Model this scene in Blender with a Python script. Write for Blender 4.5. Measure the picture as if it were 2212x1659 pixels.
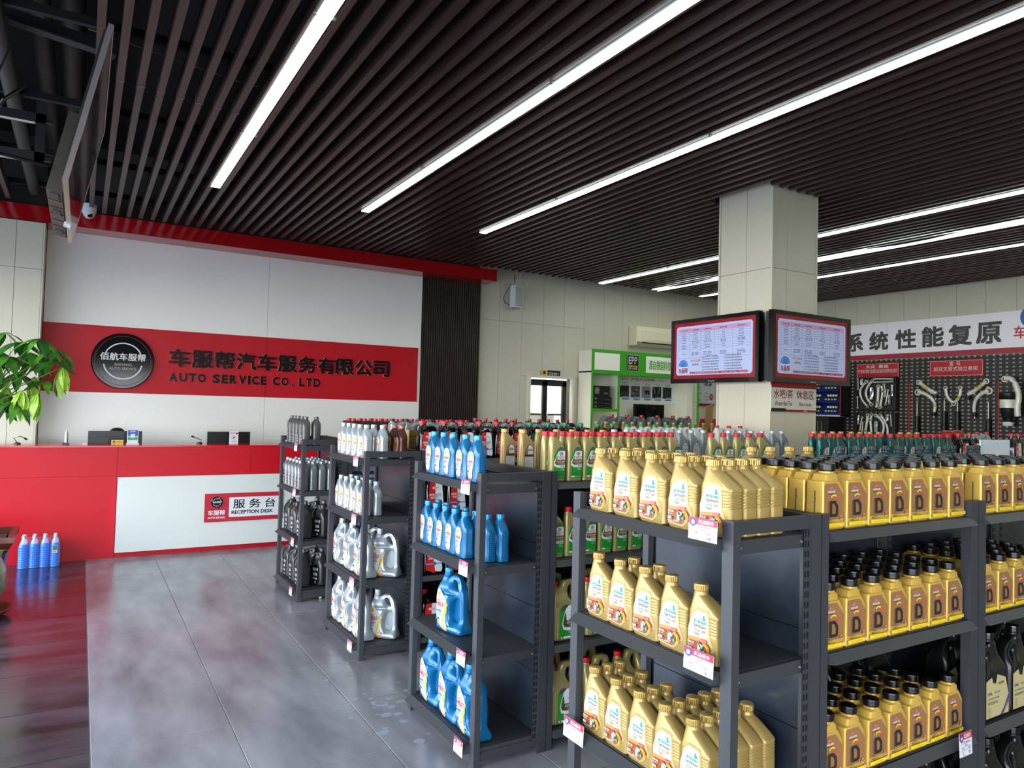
import bpy, math, random
from mathutils import Vector, Matrix
random.seed(7)
PI = math.pi
SC = bpy.context.scene
COL = SC.collection
for o in list(bpy.data.objects):
    bpy.data.objects.remove(o)

# ------------------------------------------------------------------ camera
YAW, PIT, ROLL = 0.539576, 0.0338709, 0.0264716
fw = Vector((math.sin(YAW) * math.cos(PIT), math.cos(YAW) * math.cos(PIT), math.sin(PIT)))
r0 = Vector((math.cos(YAW), -math.sin(YAW), 0))
u0 = r0.cross(fw)
rt = r0 * math.cos(ROLL) + u0 * math.sin(ROLL)
up = u0 * math.cos(ROLL) - r0 * math.sin(ROLL)
cam = bpy.data.cameras.new('camera')
cam.sensor_fit = 'HORIZONTAL'
cam.sensor_width = 36.0
cam.lens = 1550.5 / 2212 * 36.0
cam.clip_start = 0.05
cam.clip_end = 200
camo = bpy.data.objects.new('camera', cam)
COL.objects.link(camo)
camo.matrix_world = Matrix(((rt.x, up.x, -fw.x, 0), (rt.y, up.y, -fw.y, 0), (rt.z, up.z, -fw.z, 1.6), (0, 0, 0, 1)))
SC.camera = camo

# ------------------------------------------------------------------ world, lights, exposure
SC.view_settings.view_transform = 'Standard'
SC.view_settings.look = 'None'
SC.view_settings.gamma = 1
SC.view_settings.use_curve_mapping = False
SC.view_settings.exposure = 0.02
SC.cycles.use_denoising = True
SC.cycles.max_bounces = 7
SC.cycles.diffuse_bounces = 4
SC.cycles.glossy_bounces = 3
SC.cycles.transmission_bounces = 4
SC.cycles.transparent_max_bounces = 8
SC.cycles.caustics_reflective = False
SC.cycles.caustics_refractive = False
W = bpy.data.worlds.new('sky')
SC.world = W
W.use_nodes = True
wn, wl = W.node_tree.nodes, W.node_tree.links
bg = wn['Background']
tc = wn.new('ShaderNodeTexCoord')
sx = wn.new('ShaderNodeSeparateXYZ')
cr = wn.new('ShaderNodeValToRGB')
wl.new(tc.outputs['Generated'], sx.inputs[0])
wl.new(sx.outputs['Z'], cr.inputs[0])
wl.new(cr.outputs[0], bg.inputs['Color'])
cr.color_ramp.elements[0].position = 0.0
cr.color_ramp.elements[0].color = (0.86, 0.90, 0.93, 1)
cr.color_ramp.elements[1].position = 0.7
cr.color_ramp.elements[1].color = (0.50, 0.68, 1.0, 1)
SKY = 14.0
bg.inputs['Strength'].default_value = SKY
RX0, RX1, RY0, RY1 = -2.8, 11.38, -3.2, 9.68      # the hall
HC = 3.65                                         # underside of the slats


def portal(loc, rot, a, b):
    l = bpy.data.lights.new('daylight_portal', 'AREA')
    l.shape = 'RECTANGLE'
    l.size, l.size_y = a, b
    l.cycles.is_portal = True
    o = bpy.data.objects.new('daylight_portal', l)
    COL.objects.link(o)
    o.location = loc
    o.rotation_euler = rot


portal((RX0 - 0.06, 3.0, 1.45), (0, -PI / 2, 0), 2.8, 12.4)
portal((-.4, RY0 - 0.06, 1.2), (PI / 2, 0, 0), 4.8, 2.3)
SUN = bpy.data.lights.new('sun', 'SUN')
SUN.energy = 3.2
SUN.angle = math.radians(2)
SUN.color = (1.0, 0.93, 0.82)
so = bpy.data.objects.new('sun', SUN)
COL.objects.link(so)
so.rotation_euler = Vector((0.25, -0.6, -0.9)).to_track_quat('-Z', 'Y').to_euler()


# ------------------------------------------------------------------ materials
def lin(h):
    h = h.lstrip('#')
    v = [int(h[i:i + 2], 16) / 255 for i in (0, 2, 4)]
    return tuple(c / 12.92 if c <= 0.04045 else ((c + 0.055) / 1.055) ** 2.4 for c in v) + (1,)


MATS = {}


def M(h, rough=0.5, metal=0.0, emit=0.0, coat=0.0, alpha=1.0, trans=0.0, spec=0.5):
    k = (h, rough, metal, emit, coat, alpha, trans, spec)
    if k in MATS:
        return MATS[k]
    m = bpy.data.materials.new('mat_' + h.lstrip('#'))
    m.use_nodes = True
    p = m.node_tree.nodes['Principled BSDF']
    p.inputs['Base Color'].default_value = lin(h)
    p.inputs['Roughness'].default_value = rough
    p.inputs['Metallic'].default_value = metal
    p.inputs['Coat Weight'].default_value = coat
    p.inputs['Alpha'].default_value = alpha
    p.inputs['Transmission Weight'].default_value = trans
    p.inputs['Specular IOR Level'].default_value = spec
    if emit:
        p.inputs['Emission Color'].default_value = lin(h)
        p.inputs['Emission Strength'].default_value = emit
    MATS[k] = m
    return m


def noisy(name, h1, h2, scale=8, rough=0.5, metal=0.0, stretch=(1, 1, 1), bump=0.0, detail=6, lo=0.35, hi=0.65, rlo=None, rhi=None, coord='Object', spec=0.5):
    m = bpy.data.materials.new(name)
    m.use_nodes = True
    n, l = m.node_tree.nodes, m.node_tree.links
    p = n['Principled BSDF']
    t = n.new('ShaderNodeTexCoord')
    mp = n.new('ShaderNodeMapping')
    mp.inputs['Scale'].default_value = stretch
    no = n.new('ShaderNodeTexNoise')
    no.inputs['Scale'].default_value = scale
    no.inputs['Detail'].default_value = detail
    ra = n.new('ShaderNodeValToRGB')
    ra.color_ramp.elements[0].position = lo
    ra.color_ramp.elements[1].position = hi
    ra.color_ramp.elements[0].color = lin(h1)
    ra.color_ramp.elements[1].color = lin(h2)
    if coord == 'World':
        gp_ = n.new('ShaderNodeNewGeometry')
        l.new(gp_.outputs['Position'], mp.inputs[0])
    else:
        l.new(t.outputs[coord], mp.inputs[0])
    l.new(mp.outputs[0], no.inputs[0])
    l.new(no.outputs[0], ra.inputs[0])
    l.new(ra.outputs[0], p.inputs['Base Color'])
    p.inputs['Roughness'].default_value = rough
    p.inputs['Metallic'].default_value = metal
    p.inputs['Specular IOR Level'].default_value = spec
    if rlo is not None:
        mr = n.new('ShaderNodeMapRange')
        mr.inputs['From Min'].default_value = lo
        mr.inputs['From Max'].default_value = hi
        mr.inputs['To Min'].default_value = rlo
        mr.inputs['To Max'].default_value = rhi
        l.new(no.outputs[0], mr.inputs[0])
        l.new(mr.outputs[0], p.inputs['Roughness'])
    if bump:
        b = n.new('ShaderNodeBump')
        b.inputs['Strength'].default_value = bump
        b.inputs['Distance'].default_value = 0.002
        n2 = n.new('ShaderNodeTexNoise')
        n2.inputs['Scale'].default_value = scale * 6
        l.new(mp.outputs[0], n2.inputs[0])
        l.new(n2.outputs[0], b.inputs['Height'])
        l.new(b.outputs[0], p.inputs['Normal'])
    return m


TILE = noisy('slate_tile', '#5e5c61', '#9b999b', 1.7, stretch=(2.6, .8, 1), bump=0.05, lo=0.25, hi=0.78, detail=9, rlo=0.24, rhi=0.26, coord='World', spec=0.9)
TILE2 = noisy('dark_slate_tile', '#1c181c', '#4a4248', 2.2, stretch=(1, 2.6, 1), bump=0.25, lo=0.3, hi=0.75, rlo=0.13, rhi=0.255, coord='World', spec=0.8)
GROUT = M('#b4b4b2', 0.8)
CREAM = noisy('cream_panel', '#cac4af', '#d2ccb8', 260, 0.55, bump=0.05, lo=0.4, hi=0.6)
COLM = noisy('column_panel', '#cfc6ae', '#d8d0ba', 220, 0.5, bump=0.05, lo=0.4, hi=0.6)
WHITEW = noisy('white_board', '#ebe8e0', '#efece4', 90, 0.30, lo=0.4, hi=0.6)
RED = noisy('red_board', '#b8061a', '#be091d', 120, 0.42, spec=.3, lo=0.4, hi=0.6)
REDB = M('#a3040d', 0.12, spec=.9)
SLAT = noisy('slat_laminate', '#33221f', '#473330', 5, 0.36, stretch=(12, .6, 12), lo=0.3, hi=0.7, coord='World')
RACK = noisy('rack_paint', '#2f3134', '#35373b', 300, 0.45, metal=0.0, lo=0.4, hi=0.6)
RACKP = noisy('rack_panel_paint', '#20262f', '#283039', 6, 0.24, metal=0.15, lo=0.4, hi=0.6)
BLACKV = M('#040406', 0.9)
DUCT = noisy('duct_paint', '#1c1c1e', '#2a2a2a', 3, 0.6)
STEEL = M('#b8b8b4', 0.35, 0.8)
BLK = M('#08080a', 0.35)
BLKG = M('#050506', 0.08, coat=0.5)
WHT = M('#d6d7da', 0.4)
TXR = M('#b0122a', 0.5)
GOLD = noisy('gold_plastic', '#a68b50', '#ab9054', 40, 0.36, 0.30, lo=0.4, hi=0.6)
GOLDC = M('#a98a48', 0.3, 0.5)
DGOLD = M('#d6ad50', 0.32, 0.30)
CGOLD = M('#a89a63', 0.34, 0.4)
BLUE = M('#0e6292', 0.26, 0.15)
BLUEC = M('#2f8fc4', 0.3, 0.3)
SILV = M('#a6aeb2', 0.3, 0.45)
SILVC = M('#b4babd', 0.35, 0.4)
DGREY = M('#53524f', 0.35, 0.4)
DGREYC = M('#5d5a57', 0.35, 0.4)
TEAL = M('#1d5a55', 0.3, 0.35)
TEALD = M('#17454e', 0.3, 0.35)
REDC = M('#c0141f', 0.35)
GREENC = M('#1b8b4e', 0.4)
GREY = M('#8a9093', 0.35, 0.35)
WPL = M('#d8d8d4', 0.4)
BLACKP = M('#060607', 0.16, coat=0.3)
BLACKM = M('#0a0a0c', 0.3)
GRN = M('#3aa31c', 0.4)


# ------------------------------------------------------------------ mesh builder
class B:
    def __init__(s, *mats):
        s.v, s.f, s.fm, s.m = [], [], [], list(mats)

    def mi(s, m):
        if m is None:
            return 0
        if m not in s.m:
            s.m.append(m)
        return s.m.index(m)

    def add(s, vs, fs, m=None):
        k = len(s.v)
        i = s.mi(m)
        s.v += [tuple(p) for p in vs]
        for f in fs:
            s.f.append([a + k for a in f])
            s.fm.append(i)
        return s

    def box(s, x0, x1, y0, y1, z0, z1, m=None):
        v = [(x, y, z) for z in (z0, z1) for y in (y0, y1) for x in (x0, x1)]
        return s.add(v, [(0, 2, 3, 1), (4, 5, 7, 6), (0, 1, 5, 4), (2, 6, 7, 3), (0, 4, 6, 2), (1, 3, 7, 5)], m)

    def prism(s, pts, axis, a, b, m=None):
        """2-D outline pts swept along an axis; for 'y' pts are (x,z), for 'x' (y,z), for 'z' (x,y)."""
        n = len(pts)
        mk = {'y': lambda p, t: (p[0], t, p[1]), 'x': lambda p, t: (t, p[0], p[1]), 'z': lambda p, t: (p[0], p[1], t)}[axis]
        v = [mk(p, a) for p in pts] + [mk(p, b) for p in pts]
        f = [list(range(n))[::-1], list(range(n, 2 * n))]
        f += [(i, (i + 1) % n, n + (i + 1) % n, n + i) for i in range(n)]
        return s.add(v, f, m)

    def rings(s, rings, m=None, cap0=True, cap1=True):
        n = len(rings[0])
        v = [p for r in rings for p in r]
        f = []
        for k in range(len(rings) - 1):
            for i in range(n):
                j = (i + 1) % n
                f.append((k * n + i, k * n + j, (k + 1) * n + j, (k + 1) * n + i))
        if cap0:
            f.append(list(range(n))[::-1])
        if cap1:
            f.append([(len(rings) - 1) * n + i for i in range(n)])
        return s.add(v, f, m)

    def loft(s, secs, m=None, q=3):
        """rounded-rectangle sections (z, xl, xr, yh, r)"""
        R = []
        for z, xl, xr, yh, r in secs:
            cx, hx = (xl + xr) / 2, (xr - xl) / 2
            r = min(r, hx * .999, yh * .999)
            ring = []
            for sx_, sy_, a0 in ((1, -1, -90), (1, 1, 0), (-1, 1, 90), (-1, -1, 180)):
                for t in range(q + 1):
                    a = math.radians(a0 + 90 * t / q)
                    ring.append((cx + sx_ * (hx - r) + r * math.cos(a), sy_ * (yh - r) + r * math.sin(a), z))
            R.append(ring)
        return s.rings(R, m)

    def lathe(s, prof, n=20, c=(0, 0, 0), m=None, rib=0.0, ax='z'):
        R = []
        for r, z in prof:
            ring = []
            for i in range(n):
                a = 2 * PI * i / n
                rr = r * (1 - (rib if i % 2 else 0))
                if ax == 'z':
                    ring.append((c[0] + rr * math.cos(a), c[1] + rr * math.sin(a), c[2] + z))
                elif ax == 'y':
                    ring.append((c[0] + rr * math.cos(a), c[1] - z, c[2] + rr * math.sin(a)))
                else:
                    ring.append((c[0] - z, c[1] - rr * math.cos(a), c[2] + rr * math.sin(a)))
            R.append(ring)
        return s.rings(R, m)

    def tube(s, pts, rad, n=8, m=None):
        pts = [Vector(p) for p in pts]
        R = []
        for i, p in enumerate(pts):
            d = (pts[min(i + 1, len(pts) - 1)] - pts[max(i - 1, 0)]).normalized()
            h = Vector((0, 0, 1)) if abs(d.z) < .9 else Vector((1, 0, 0))
            a = d.cross(h).normalized()
            b = d.cross(a)
            r = rad[i] if isinstance(rad, (list, tuple)) else rad
            R.append([tuple(p + a * r * math.cos(t * 2 * PI / n) + b * r * math.sin(t * 2 * PI / n)) for t in range(n)])
        return s.rings(R[::-1] if False else R, m)

    def mesh(s, name, smooth=None):
        me = bpy.data.meshes.new(name)
        me.from_pydata(s.v, [], s.f)
        for m in s.m:
            me.materials.append(m)
        me.polygons.foreach_set('material_index', s.fm)
        if smooth:
            me.shade_smooth()
            me.set_sharp_from_angle(angle=math.radians(smooth))
        me.update()
        return me

    def obj(s, name, parent=None, loc=None, rz=None, smooth=None):
        return link(s.mesh(name, smooth), name, parent, loc, rz)


def link(me, name, parent=None, loc=None, rz=None):
    o = bpy.data.objects.new(name, me)
    COL.objects.link(o)
    if parent:
        o.parent = parent
    if loc is not None:
        o.location = loc
    if rz is not None:
        o.rotation_euler = (0, 0, rz)
    return o


def tag(o, label, cat, group=None, kind=None):
    o['label'] = label
    o['category'] = cat
    if group:
        o['group'] = group
    if kind:
        o['kind'] = kind
    return o


def thing(name, label, cat, loc=(0, 0, 0), rz=0, group=None):
    o = bpy.data.objects.new(name, None)
    COL.objects.link(o)
    o.empty_display_size = .05
    o.location = loc
    o.rotation_euler = (0, 0, rz)
    return tag(o, label, cat, group)


def struct(o):
    o['kind'] = 'structure'
    return o


def chaikin(p, k=2, closed=True):
    for _ in range(k):
        q = []
        n = len(p)
        for i in range(n if closed else n - 1):
            a, b = p[i], p[(i + 1) % n]
            q += [(a[0] * .75 + b[0] * .25, a[1] * .75 + b[1] * .25), (a[0] * .25 + b[0] * .75, a[1] * .25 + b[1] * .75)]
        if not closed:
            q = [p[0]] + q + [p[-1]]
        p = q
    return p


def curve_mesh(outlines, depth, bevel, res=2, taper=None):
    """2-D outlines (first outer, others holes) in x,z -> solid of given depth in y with rounded rims"""
    c = bpy.data.curves.new('tmp', 'CURVE')
    c.dimensions = '2D'
    c.fill_mode = 'BOTH'
    c.extrude = max(depth / 2 - bevel, 0.0001)
    c.bevel_depth = bevel
    c.bevel_resolution = res
    c.offset = -bevel
    for o in outlines:
        sp = c.splines.new('POLY')
        sp.points.add(len(o) - 1)
        for i, p in enumerate(o):
            sp.points[i].co = (p[0], p[1], 0, 1)
        sp.use_cyclic_u = True
    ob = bpy.data.objects.new('tmp', c)
    COL.objects.link(ob)
    dg = bpy.context.evaluated_depsgraph_get()
    me = ob.evaluated_get(dg).to_mesh()
    v = [(p.co.x, -p.co.z, p.co.y) for p in me.vertices]
    if taper:
        tx, tz, kx, kz = taper          # thinner beyond x=tx (handle) and above z=tz (shoulder)
        sm_ = lambda q: max(0, min(1, q)) ** 2 * (3 - 2 * max(0, min(1, q)))
        v = [(x, y * (1 - (1 - kx) * sm_((x - tx) / .035) * sm_((z - .02) / .05)) * (1 - (1 - kz) * sm_((z - tz) / .06)), z) for x, y, z in v]
    f = [list(p.vertices) for p in me.polygons]
    ob.evaluated_get(dg).to_mesh_clear()
    bpy.data.objects.remove(ob)
    bpy.data.curves.remove(c)
    return v, f


GL = {}


def glyphs(txt, bold=0.0, ext=0.0):
    """text as a mesh in the x,y plane, box-normalised: (verts, faces, w, h)"""
    k = (txt, bold, ext)
    if k in GL:
        return GL[k]
    c = bpy.data.curves.new('t', 'FONT')
    c.body = txt
    c.resolution_u = 2
    cjk = any(ord(q) > 0x2e80 for q in txt)
    c.offset = 0 if cjk else bold
    c.extrude = ext
    ob = bpy.data.objects.new('t', c)
    COL.objects.link(ob)
    dg = bpy.context.evaluated_depsgraph_get()
    e = ob.evaluated_get(dg)
    me = e.to_mesh()
    v = [(p.co.x, p.co.y, p.co.z) for p in me.vertices]
    f = [list(p.vertices) for p in me.polygons]
    e.to_mesh_clear()
    bpy.data.objects.remove(ob)
    bpy.data.curves.remove(c)
    if not v:
        v = [(0, 0, 0), (1, 0, 0), (1, 1, 0)]
        f = [(0, 1, 2)]
    if cjk and bold and (ext or len(txt) <= 8):     # heavier strokes: the outline laid over itself, slightly moved
        n0, v0, f0 = len(v), list(v), list(f)
        q = bold * .42
        for t, (dx, dy) in enumerate(((-q, -q), (q, -q), (-q, q), (q, q))):
            if t:
                f += [[i + n0 * t for i in p] for p in f0]
                v += [(p[0] + dx, p[1] + dy, p[2] * (1 + .02 * t) if ext else .0001 * t) for p in v0]
            else:
                v = [(p[0] + dx, p[1] + dy, p[2]) for p in v0]
    x0, x1 = min(p[0] for p in v), max(p[0] for p in v)
    y0, y1 = min(p[1] for p in v), max(p[1] for p in v)
    GL[k] = (v, f, x0, x1, y0, y1)
    return GL[k]


class Flat(B):
    """flat print on a plane facing -Y at y=y0; x right, z up; every layer a hair prouder"""

    def __init__(s, y0, *mats, step=0.0003):
        super().__init__(*mats)
        s.y, s.st, s.k = y0, step, 0

    def nl(s):
        s.k += 1
        return s.y - s.st * s.k

    def poly(s, m, pts, same=False):
        y = s.y - s.st * s.k if same and s.k else s.nl()
        return s.add([(p[0], y, p[1]) for p in pts], [list(range(len(pts)))], m)

    def rect(s, m, x0, z0, x1, z1, same=False):
        return s.poly(m, [(x0, z0), (x1, z0), (x1, z1), (x0, z1)], same)

    def ell(s, m, cx, cz, rx, rz=None, n=20):
        rz = rz or rx
        return s.poly(m, [(cx + rx * math.cos(2 * PI * i / n), cz + rz * math.sin(2 * PI * i / n)) for i in range(n)])

    def ring(s, m, cx, cz, r, w, a0=0, a1=360, n=32, sq=1.0):
        y = s.nl()
        v, f = [], []
        for i in range(n + 1):
            a = math.radians(a0 + (a1 - a0) * i / n)
            for rr in (r, r - w):
                v.append((cx + rr * math.cos(a), y, cz + rr * math.sin(a) * sq))
        for i in range(n):
            f.append((2 * i, 2 * i + 2, 2 * i + 3, 2 * i + 1))
        return s.add(v, f, m)

    def text(s, m, t, x0, z0, x1, z1, bold=0.0, same=False, shear=0.0, rot=False):
        v, f, a, b, c, d = glyphs(t, bold)
        y = s.y - s.st * s.k if same and s.k else s.nl()
        w, h = max(b - a, 1e-6), max(d - c, 1e-6)
        P = []
        for p in v:
            u, q = (p[0] - a) / w, (p[1] - c) / h
            if rot:
                u, q = 1 - q, u
            P.append((x0 + u * (x1 - x0) + shear * q, y - p[2] * .6, z0 + q * (z1 - z0)))
        return s.add(P, f, m)


# ------------------------------------------------------------------ room shell
def window_wall(name, axis, at, lo, hi, n, zt=3.2):
    """a glazed shop front: sill, head, posts and thin panes, all real"""
    root = B(M('#2b2d30', .4, .4))
    t = .05
    def bar(a0, a1, z0, z1):
        if axis == 'x':
            root.box(at - t, at + t, a0, a1, z0, z1)
        else:
            root.box(a0, a1, at - t, at + t, z0, z1)
    bar(lo, hi, 0, .12)
    bar(lo, hi, zt, 4.5)
    for i in range(n + 1):
        a = lo + (hi - lo) * i / n
        bar(a - .035, a + .035, .12, zt)
    if zt > 3:
        bar(lo, hi, 2.45, 2.52)
    return struct(root.obj(name))


window_wall('window_1', 'x', RX0, RY0, 9.15, 7, 2.8)
window_wall('window_2', 'y', RY0, RX0, 2.0, 3, 2.3)
struct(B(M('#b8b2a2', .7)).box(2.0, RX1 + .1, RY0 - .1, RY0, 0, 4.5).box(RX0 - .1, 2.0, RY0 - .1, RY0 - .055, 2.3, 4.5).obj('wall_front'))
struct(B(M('#4a4844', .8)).box(RX0 - .05, RX0 + .05, 9.15, RY1 + .12, 0, 4.5).box(RX0, -.3, 9.58, RY1 + .1, 0, 4.5).obj('wall_corner'))
struct(B(M('#8a8880', .8)).box(RX0 - .1, 8, RY0 - 2.6, RY0 - .12, 2.9, 3.05).obj('shade_canopy'))  # unseen canopy added outside to dim daylight through the windows behind the camera
# ground outside
struct(B(noisy('concrete_yard', '#8f8e8a', '#a3a19c', 2, .8)).box(-30, RX0 - .06, -30, 30, -.2, -.06).box(RX0 - .06, 40, -30, RY0 - .06, -.2, -.06).obj('trim_1'))

flo = struct(B(GROUT).box(RX0, RX1 + .1, RY0, RY1 + .1, -.06, -.004).obj('floor'))
tb = .0022
tiles_v = {}
g = .6


def tile_mesh(m):
    if m not in tiles_v:
        b = B(m)
        a = g / 2 - tb
        c = a - .0015
        b.add([(-a, -a, -.004), (a, -a, -.004), (a, a, -.004), (-a, a, -.004), (-a, -a, -.0015), (a, -a, -.0015), (a, a, -.0015), (-a, a, -.0015), (-c, -c, 0), (c, -c, 0), (c, c, 0), (-c, c, 0)],
              [(0, 1, 5, 4), (1, 2, 6, 5), (2, 3, 7, 6), (3, 0, 4, 7), (4, 5, 9, 8), (5, 6, 10, 9), (6, 7, 11, 10), (7, 4, 8, 11), (8, 9, 10, 11)])
        tiles_v[m] = b.mesh('tile')
    return tiles_v[m]


rest = B(TILE, TILE2)
for i in range(-5, 19):
    for j in range(-11, 11):
        cx, cy = .098 + g * (i + .5), 4.378 + g * (j - .5)
        if cx > RX1 - .25 or cy > RY1 - .2 or cx < RX0 + .2 or cy < RY0 + .2:
            a0, a1 = max(cx - .3, RX0) + tb, min(cx + .3, RX1) - tb
            b0, b1 = max(cy - .3, RY0) + tb, min(cy + .3, RY1) - tb
            if a1 - a0 > .02 and b1 - b0 > .02:
                rest.box(a0, a1, b0, b1, -.004, 0, TILE)
            continue
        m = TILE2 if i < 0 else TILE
        if -2 <= i <= 4 and 1.5 < cy < 8.5:
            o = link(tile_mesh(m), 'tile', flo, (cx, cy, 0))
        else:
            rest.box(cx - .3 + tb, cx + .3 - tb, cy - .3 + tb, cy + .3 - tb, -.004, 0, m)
ro = rest.obj('tile_field', flo)
ro['kind'] = 'stuff'


def panel_wall(name, axis, at, sgn, cells, mat, back, gap=.004, th=.012):
    """wall of separate boards: axis 'y' = plane y=at facing -y (sgn -1), axis 'x' = plane x=at. cells (a0,a1,z0,z1)"""
    bk = B(M('#3a3833', .9))
    a0, a1, z0, z1 = back
    if axis == 'y':
        bk.box(a0, a1, at, at + .12, z0, z1)
    elif sgn < 0:
        bk.box(at, at + .12, a0, a1, z0, z1)
    else:
        bk.box(at - .12, at, a0, a1, z0, z1)
    w = struct(bk.obj(name))
    for c0, c1, d0, d1 in cells:
        h = gap / 2
        b = B(mat)
        if axis == 'y':
            b.box(c0 + h, c1 - h, at - th, at, d0 + h, d1 - h)
        elif sgn < 0:
            b.box(at - th, at, c0 + h, c1 - h, d0 + h, d1 - h)
        else:
            b.box(at, at + th, c0 + h, c1 - h, d0 + h, d1 - h)
        b.obj('panel', w)
    return w


# far wall behind the kiosk
xs = [5.12 + .41 * i for i in range(16)]
xs[-1] = RX1
cells = []
for i in range(15):
    if xs[i + 1] < 7.3:
        cells += [(xs[i], xs[i + 1], 2.96, 4.4)]
    if xs[i] < 6.9 and xs[i + 1] > 6.05:      # doorway
        cells += [(xs[i], xs[i + 1], 2.12, 2.96)]
        if xs[i] < 6.05:
            cells.append((xs[i], 6.08, 0, 2.12))
        if xs[i + 1] > 6.93:
            cells.append((6.93, xs[i + 1], 0, 2.12))
    elif xs[i + 1] < 7.3:
        cells += [(xs[i], xs[i + 1], 0, 2.96)]
    else:
        cells += [(xs[i], xs[i + 1], 0, 4.4)]
wb = B(M('#3a3833', .9)).box(-.6, 6.08, RY1, RY1 + .12, 0, 4.5).box(6.93, RX1 + .12, RY1, RY1 + .12, 0, 4.5).box(6.08, 6.93, RY1, RY1 + .12, 2.12, 4.5)
w = struct(wb.obj('wall_far'))
for c0, c1, d0, d1 in cells:
    B(CREAM).box(c0 + .002, c1 - .002, RY1 - .012, RY1, d0 + .002, d1 - .002).obj('panel', w)
# right wall
ys = [RY0 + .05 + .41 * i for i in range(32)]
cells = [(a, min(a + .41, RY1 - .01), 0, 4.4) for a in ys if a < RY1 - .05]
panel_wall('wall_right', 'x', RX1, -1, cells, CREAM, (RY0, RY1, 0, 4.5))
# left pier beside the reception recess
cells = []
for a, b_ in ((-2.7, -2.2), (-2.2, -1.7), (-1.7, -1.15), (-1.15, -.66), (-.66, -.42)):
    cells += [(a, b_, 0, 2.955), (a, b_, 2.955, 3.46)]
wl_ = panel_wall('wall_left', 'y', 9.2, -1, cells, CREAM, (-2.8, -.42, 0, 3.46))
B(CREAM).box(-.42, -.405, 9.19, 9.6, 0, 3.46).obj('corner_trim', wl_)

# reception recess wall
rw = struct(B(M('#55524d', .9)).box(-.42, 5.12, 9.58, 9.68, 0, 4.5).obj('wall_back'))
for a, b_ in ((-.4, 2.02), (2.02, 4.17)):
    B(WHITEW).box(a + .0015, b_ - .0015, 9.555, 9.58, 2.432, 3.7).obj('panel', rw)
    B(WHITEW).box(a + .0015, b_ - .0015, 9.555, 9.58, 0, 1.658).obj('panel', rw)
    B(RED).box(a + .0015, (b_ if b_ < 4 else 4.125) - .0015, 9.545, 9.58, 1.66, 2.43).obj('panel', rw)
B(M('#d8c8b4', .4)).box(4.13, 4.17, 9.55, 9.58, 1.66, 2.43).obj('edge_trim', rw)
nf = 27
fm = B(M('#2a1d16', .45)).box(-.011, .011, -.018, 0, 0, 3.7).mesh('fluted_slat')
B(M('#130d0a', .6)).box(4.18, 5.13, 9.575, 9.58, 0, 3.7).obj('fluted_backing', rw)
for i in range(nf):
    link(fm, 'fluted_slat', rw, (4.197 + i * .0355, 9.576, 0))

# red beam along the reception
bm = struct(B(REDB).box(-2.75, 5.2, 9.2, 9.57, 3.47, 3.64).obj('trim_2'))

# ceiling: black plenum, slats, ducts
ce = struct(B(BLACKV).box(RX0, RX1 + .12, RY0, RY1 + .12, 4.5, 4.6).obj('ceiling'))
LX = [1.02, 2.50, 3.95, 5.42, 7.09, 8.17, 9.22]
LY = [7.33, 7.30, 7.36, 3.9, 9.14, 9.10, 9.05]
sm = B(SLAT).box(-.0215, .0215, -6.15, 6.15, 0, .095).mesh('slat')
sm2 = B(SLAT).box(-.0215, .0215, -2.05, 2.05, 0, .095).mesh('slat')
x = .012
k = 0
slx = []
while x < RX1 - .03:
    slx.append(x)
    x += .1208
for x in slx:
    if min(abs(x - q) for q in (1.07, 2.55)) < .05:
        x += .0
    dz = random.uniform(-.004, .004)
    if 5.2 < x < 5.95:
        continue
    o = link(sm, 'slat', ce, (x, 3.02, HC + dz))
for x in slx:
    if 5.2 < x < 5.95:
        l1 = B(SLAT).box(x - .0215, x + .0215, 4.96, 9.17, HC, HC + .095)
        l1.obj('slat', ce)
        B(SLAT).box(x - .0215, x + .0215, -3.13, 4.27, HC, HC + .095).obj('slat', ce)
for x in (-1.45, -1.33, -.98, -.86, -.74):
    link(sm2, 'slat', ce, (x, 7.1, HC + .01))
# carriers above the slats
for y in (-2.2, -.8, .6, 2.0, 3.4, 4.8, 6.2, 7.6, 8.8):
    B(M('#060607', .9)).box(RX0, RX1, y - .02, y + .02, HC + .1, HC + .15).obj('carrier', ce)
# ducts and steel in the open plenum at the left
for n_, (x, z, r) in enumerate(((-.15, 4.12, .075), (-.33, 4.10, .065), (-1.15, 4.0, .13), (-.51, 3.75, .05))):
    tag(B(DUCT).tube([(x, 9.0, z), (x, 8.0, z), (x, -3, z)], r, 20).obj('ceiling_duct', smooth=40),
        ['dark ceiling duct nearest the hanging television', 'dark ceiling duct second from the hanging television', 'widest dark ceiling duct, far top left', 'slim lower pipe ending above the red beam at the left'][n_], 'duct')
for i, (p, q) in enumerate((((-2.6, 4.9, 3.95), (.1, 5.4, 3.85)), ((-2.6, 3.0, 4.0), (-.35, 5.2, 3.92)))):
    t_ = thing('roof_truss_bar', ['dark roof truss bar crossing above the hanging television', 'grey diagonal roof truss bar, top left corner'][i], 'beam')
    d = Vector(q) - Vector(p)
    b = B(M('#24282b', .7))
    s_ = d.cross(Vector((0, 0, 1))).normalized() * .04
    A = Vector(p)
    v = []
    for e_ in (A, A + d):
        for a_, c_ in ((-1, 0), (1, 0), (1, .012), (.1, .012), (.1, .09), (-.1, .09), (-.1, .012), (-1, .012)):
            v.append(tuple(e_ + s_ * a_ + Vector((0, 0, c_))))
    b.add(v, [list(range(8))[::-1], list(range(8, 16))] + [(i_, (i_ + 1) % 8, 8 + (i_ + 1) % 8, 8 + i_) for i_ in range(8)])
    b.obj('angle_steel', t_)
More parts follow.
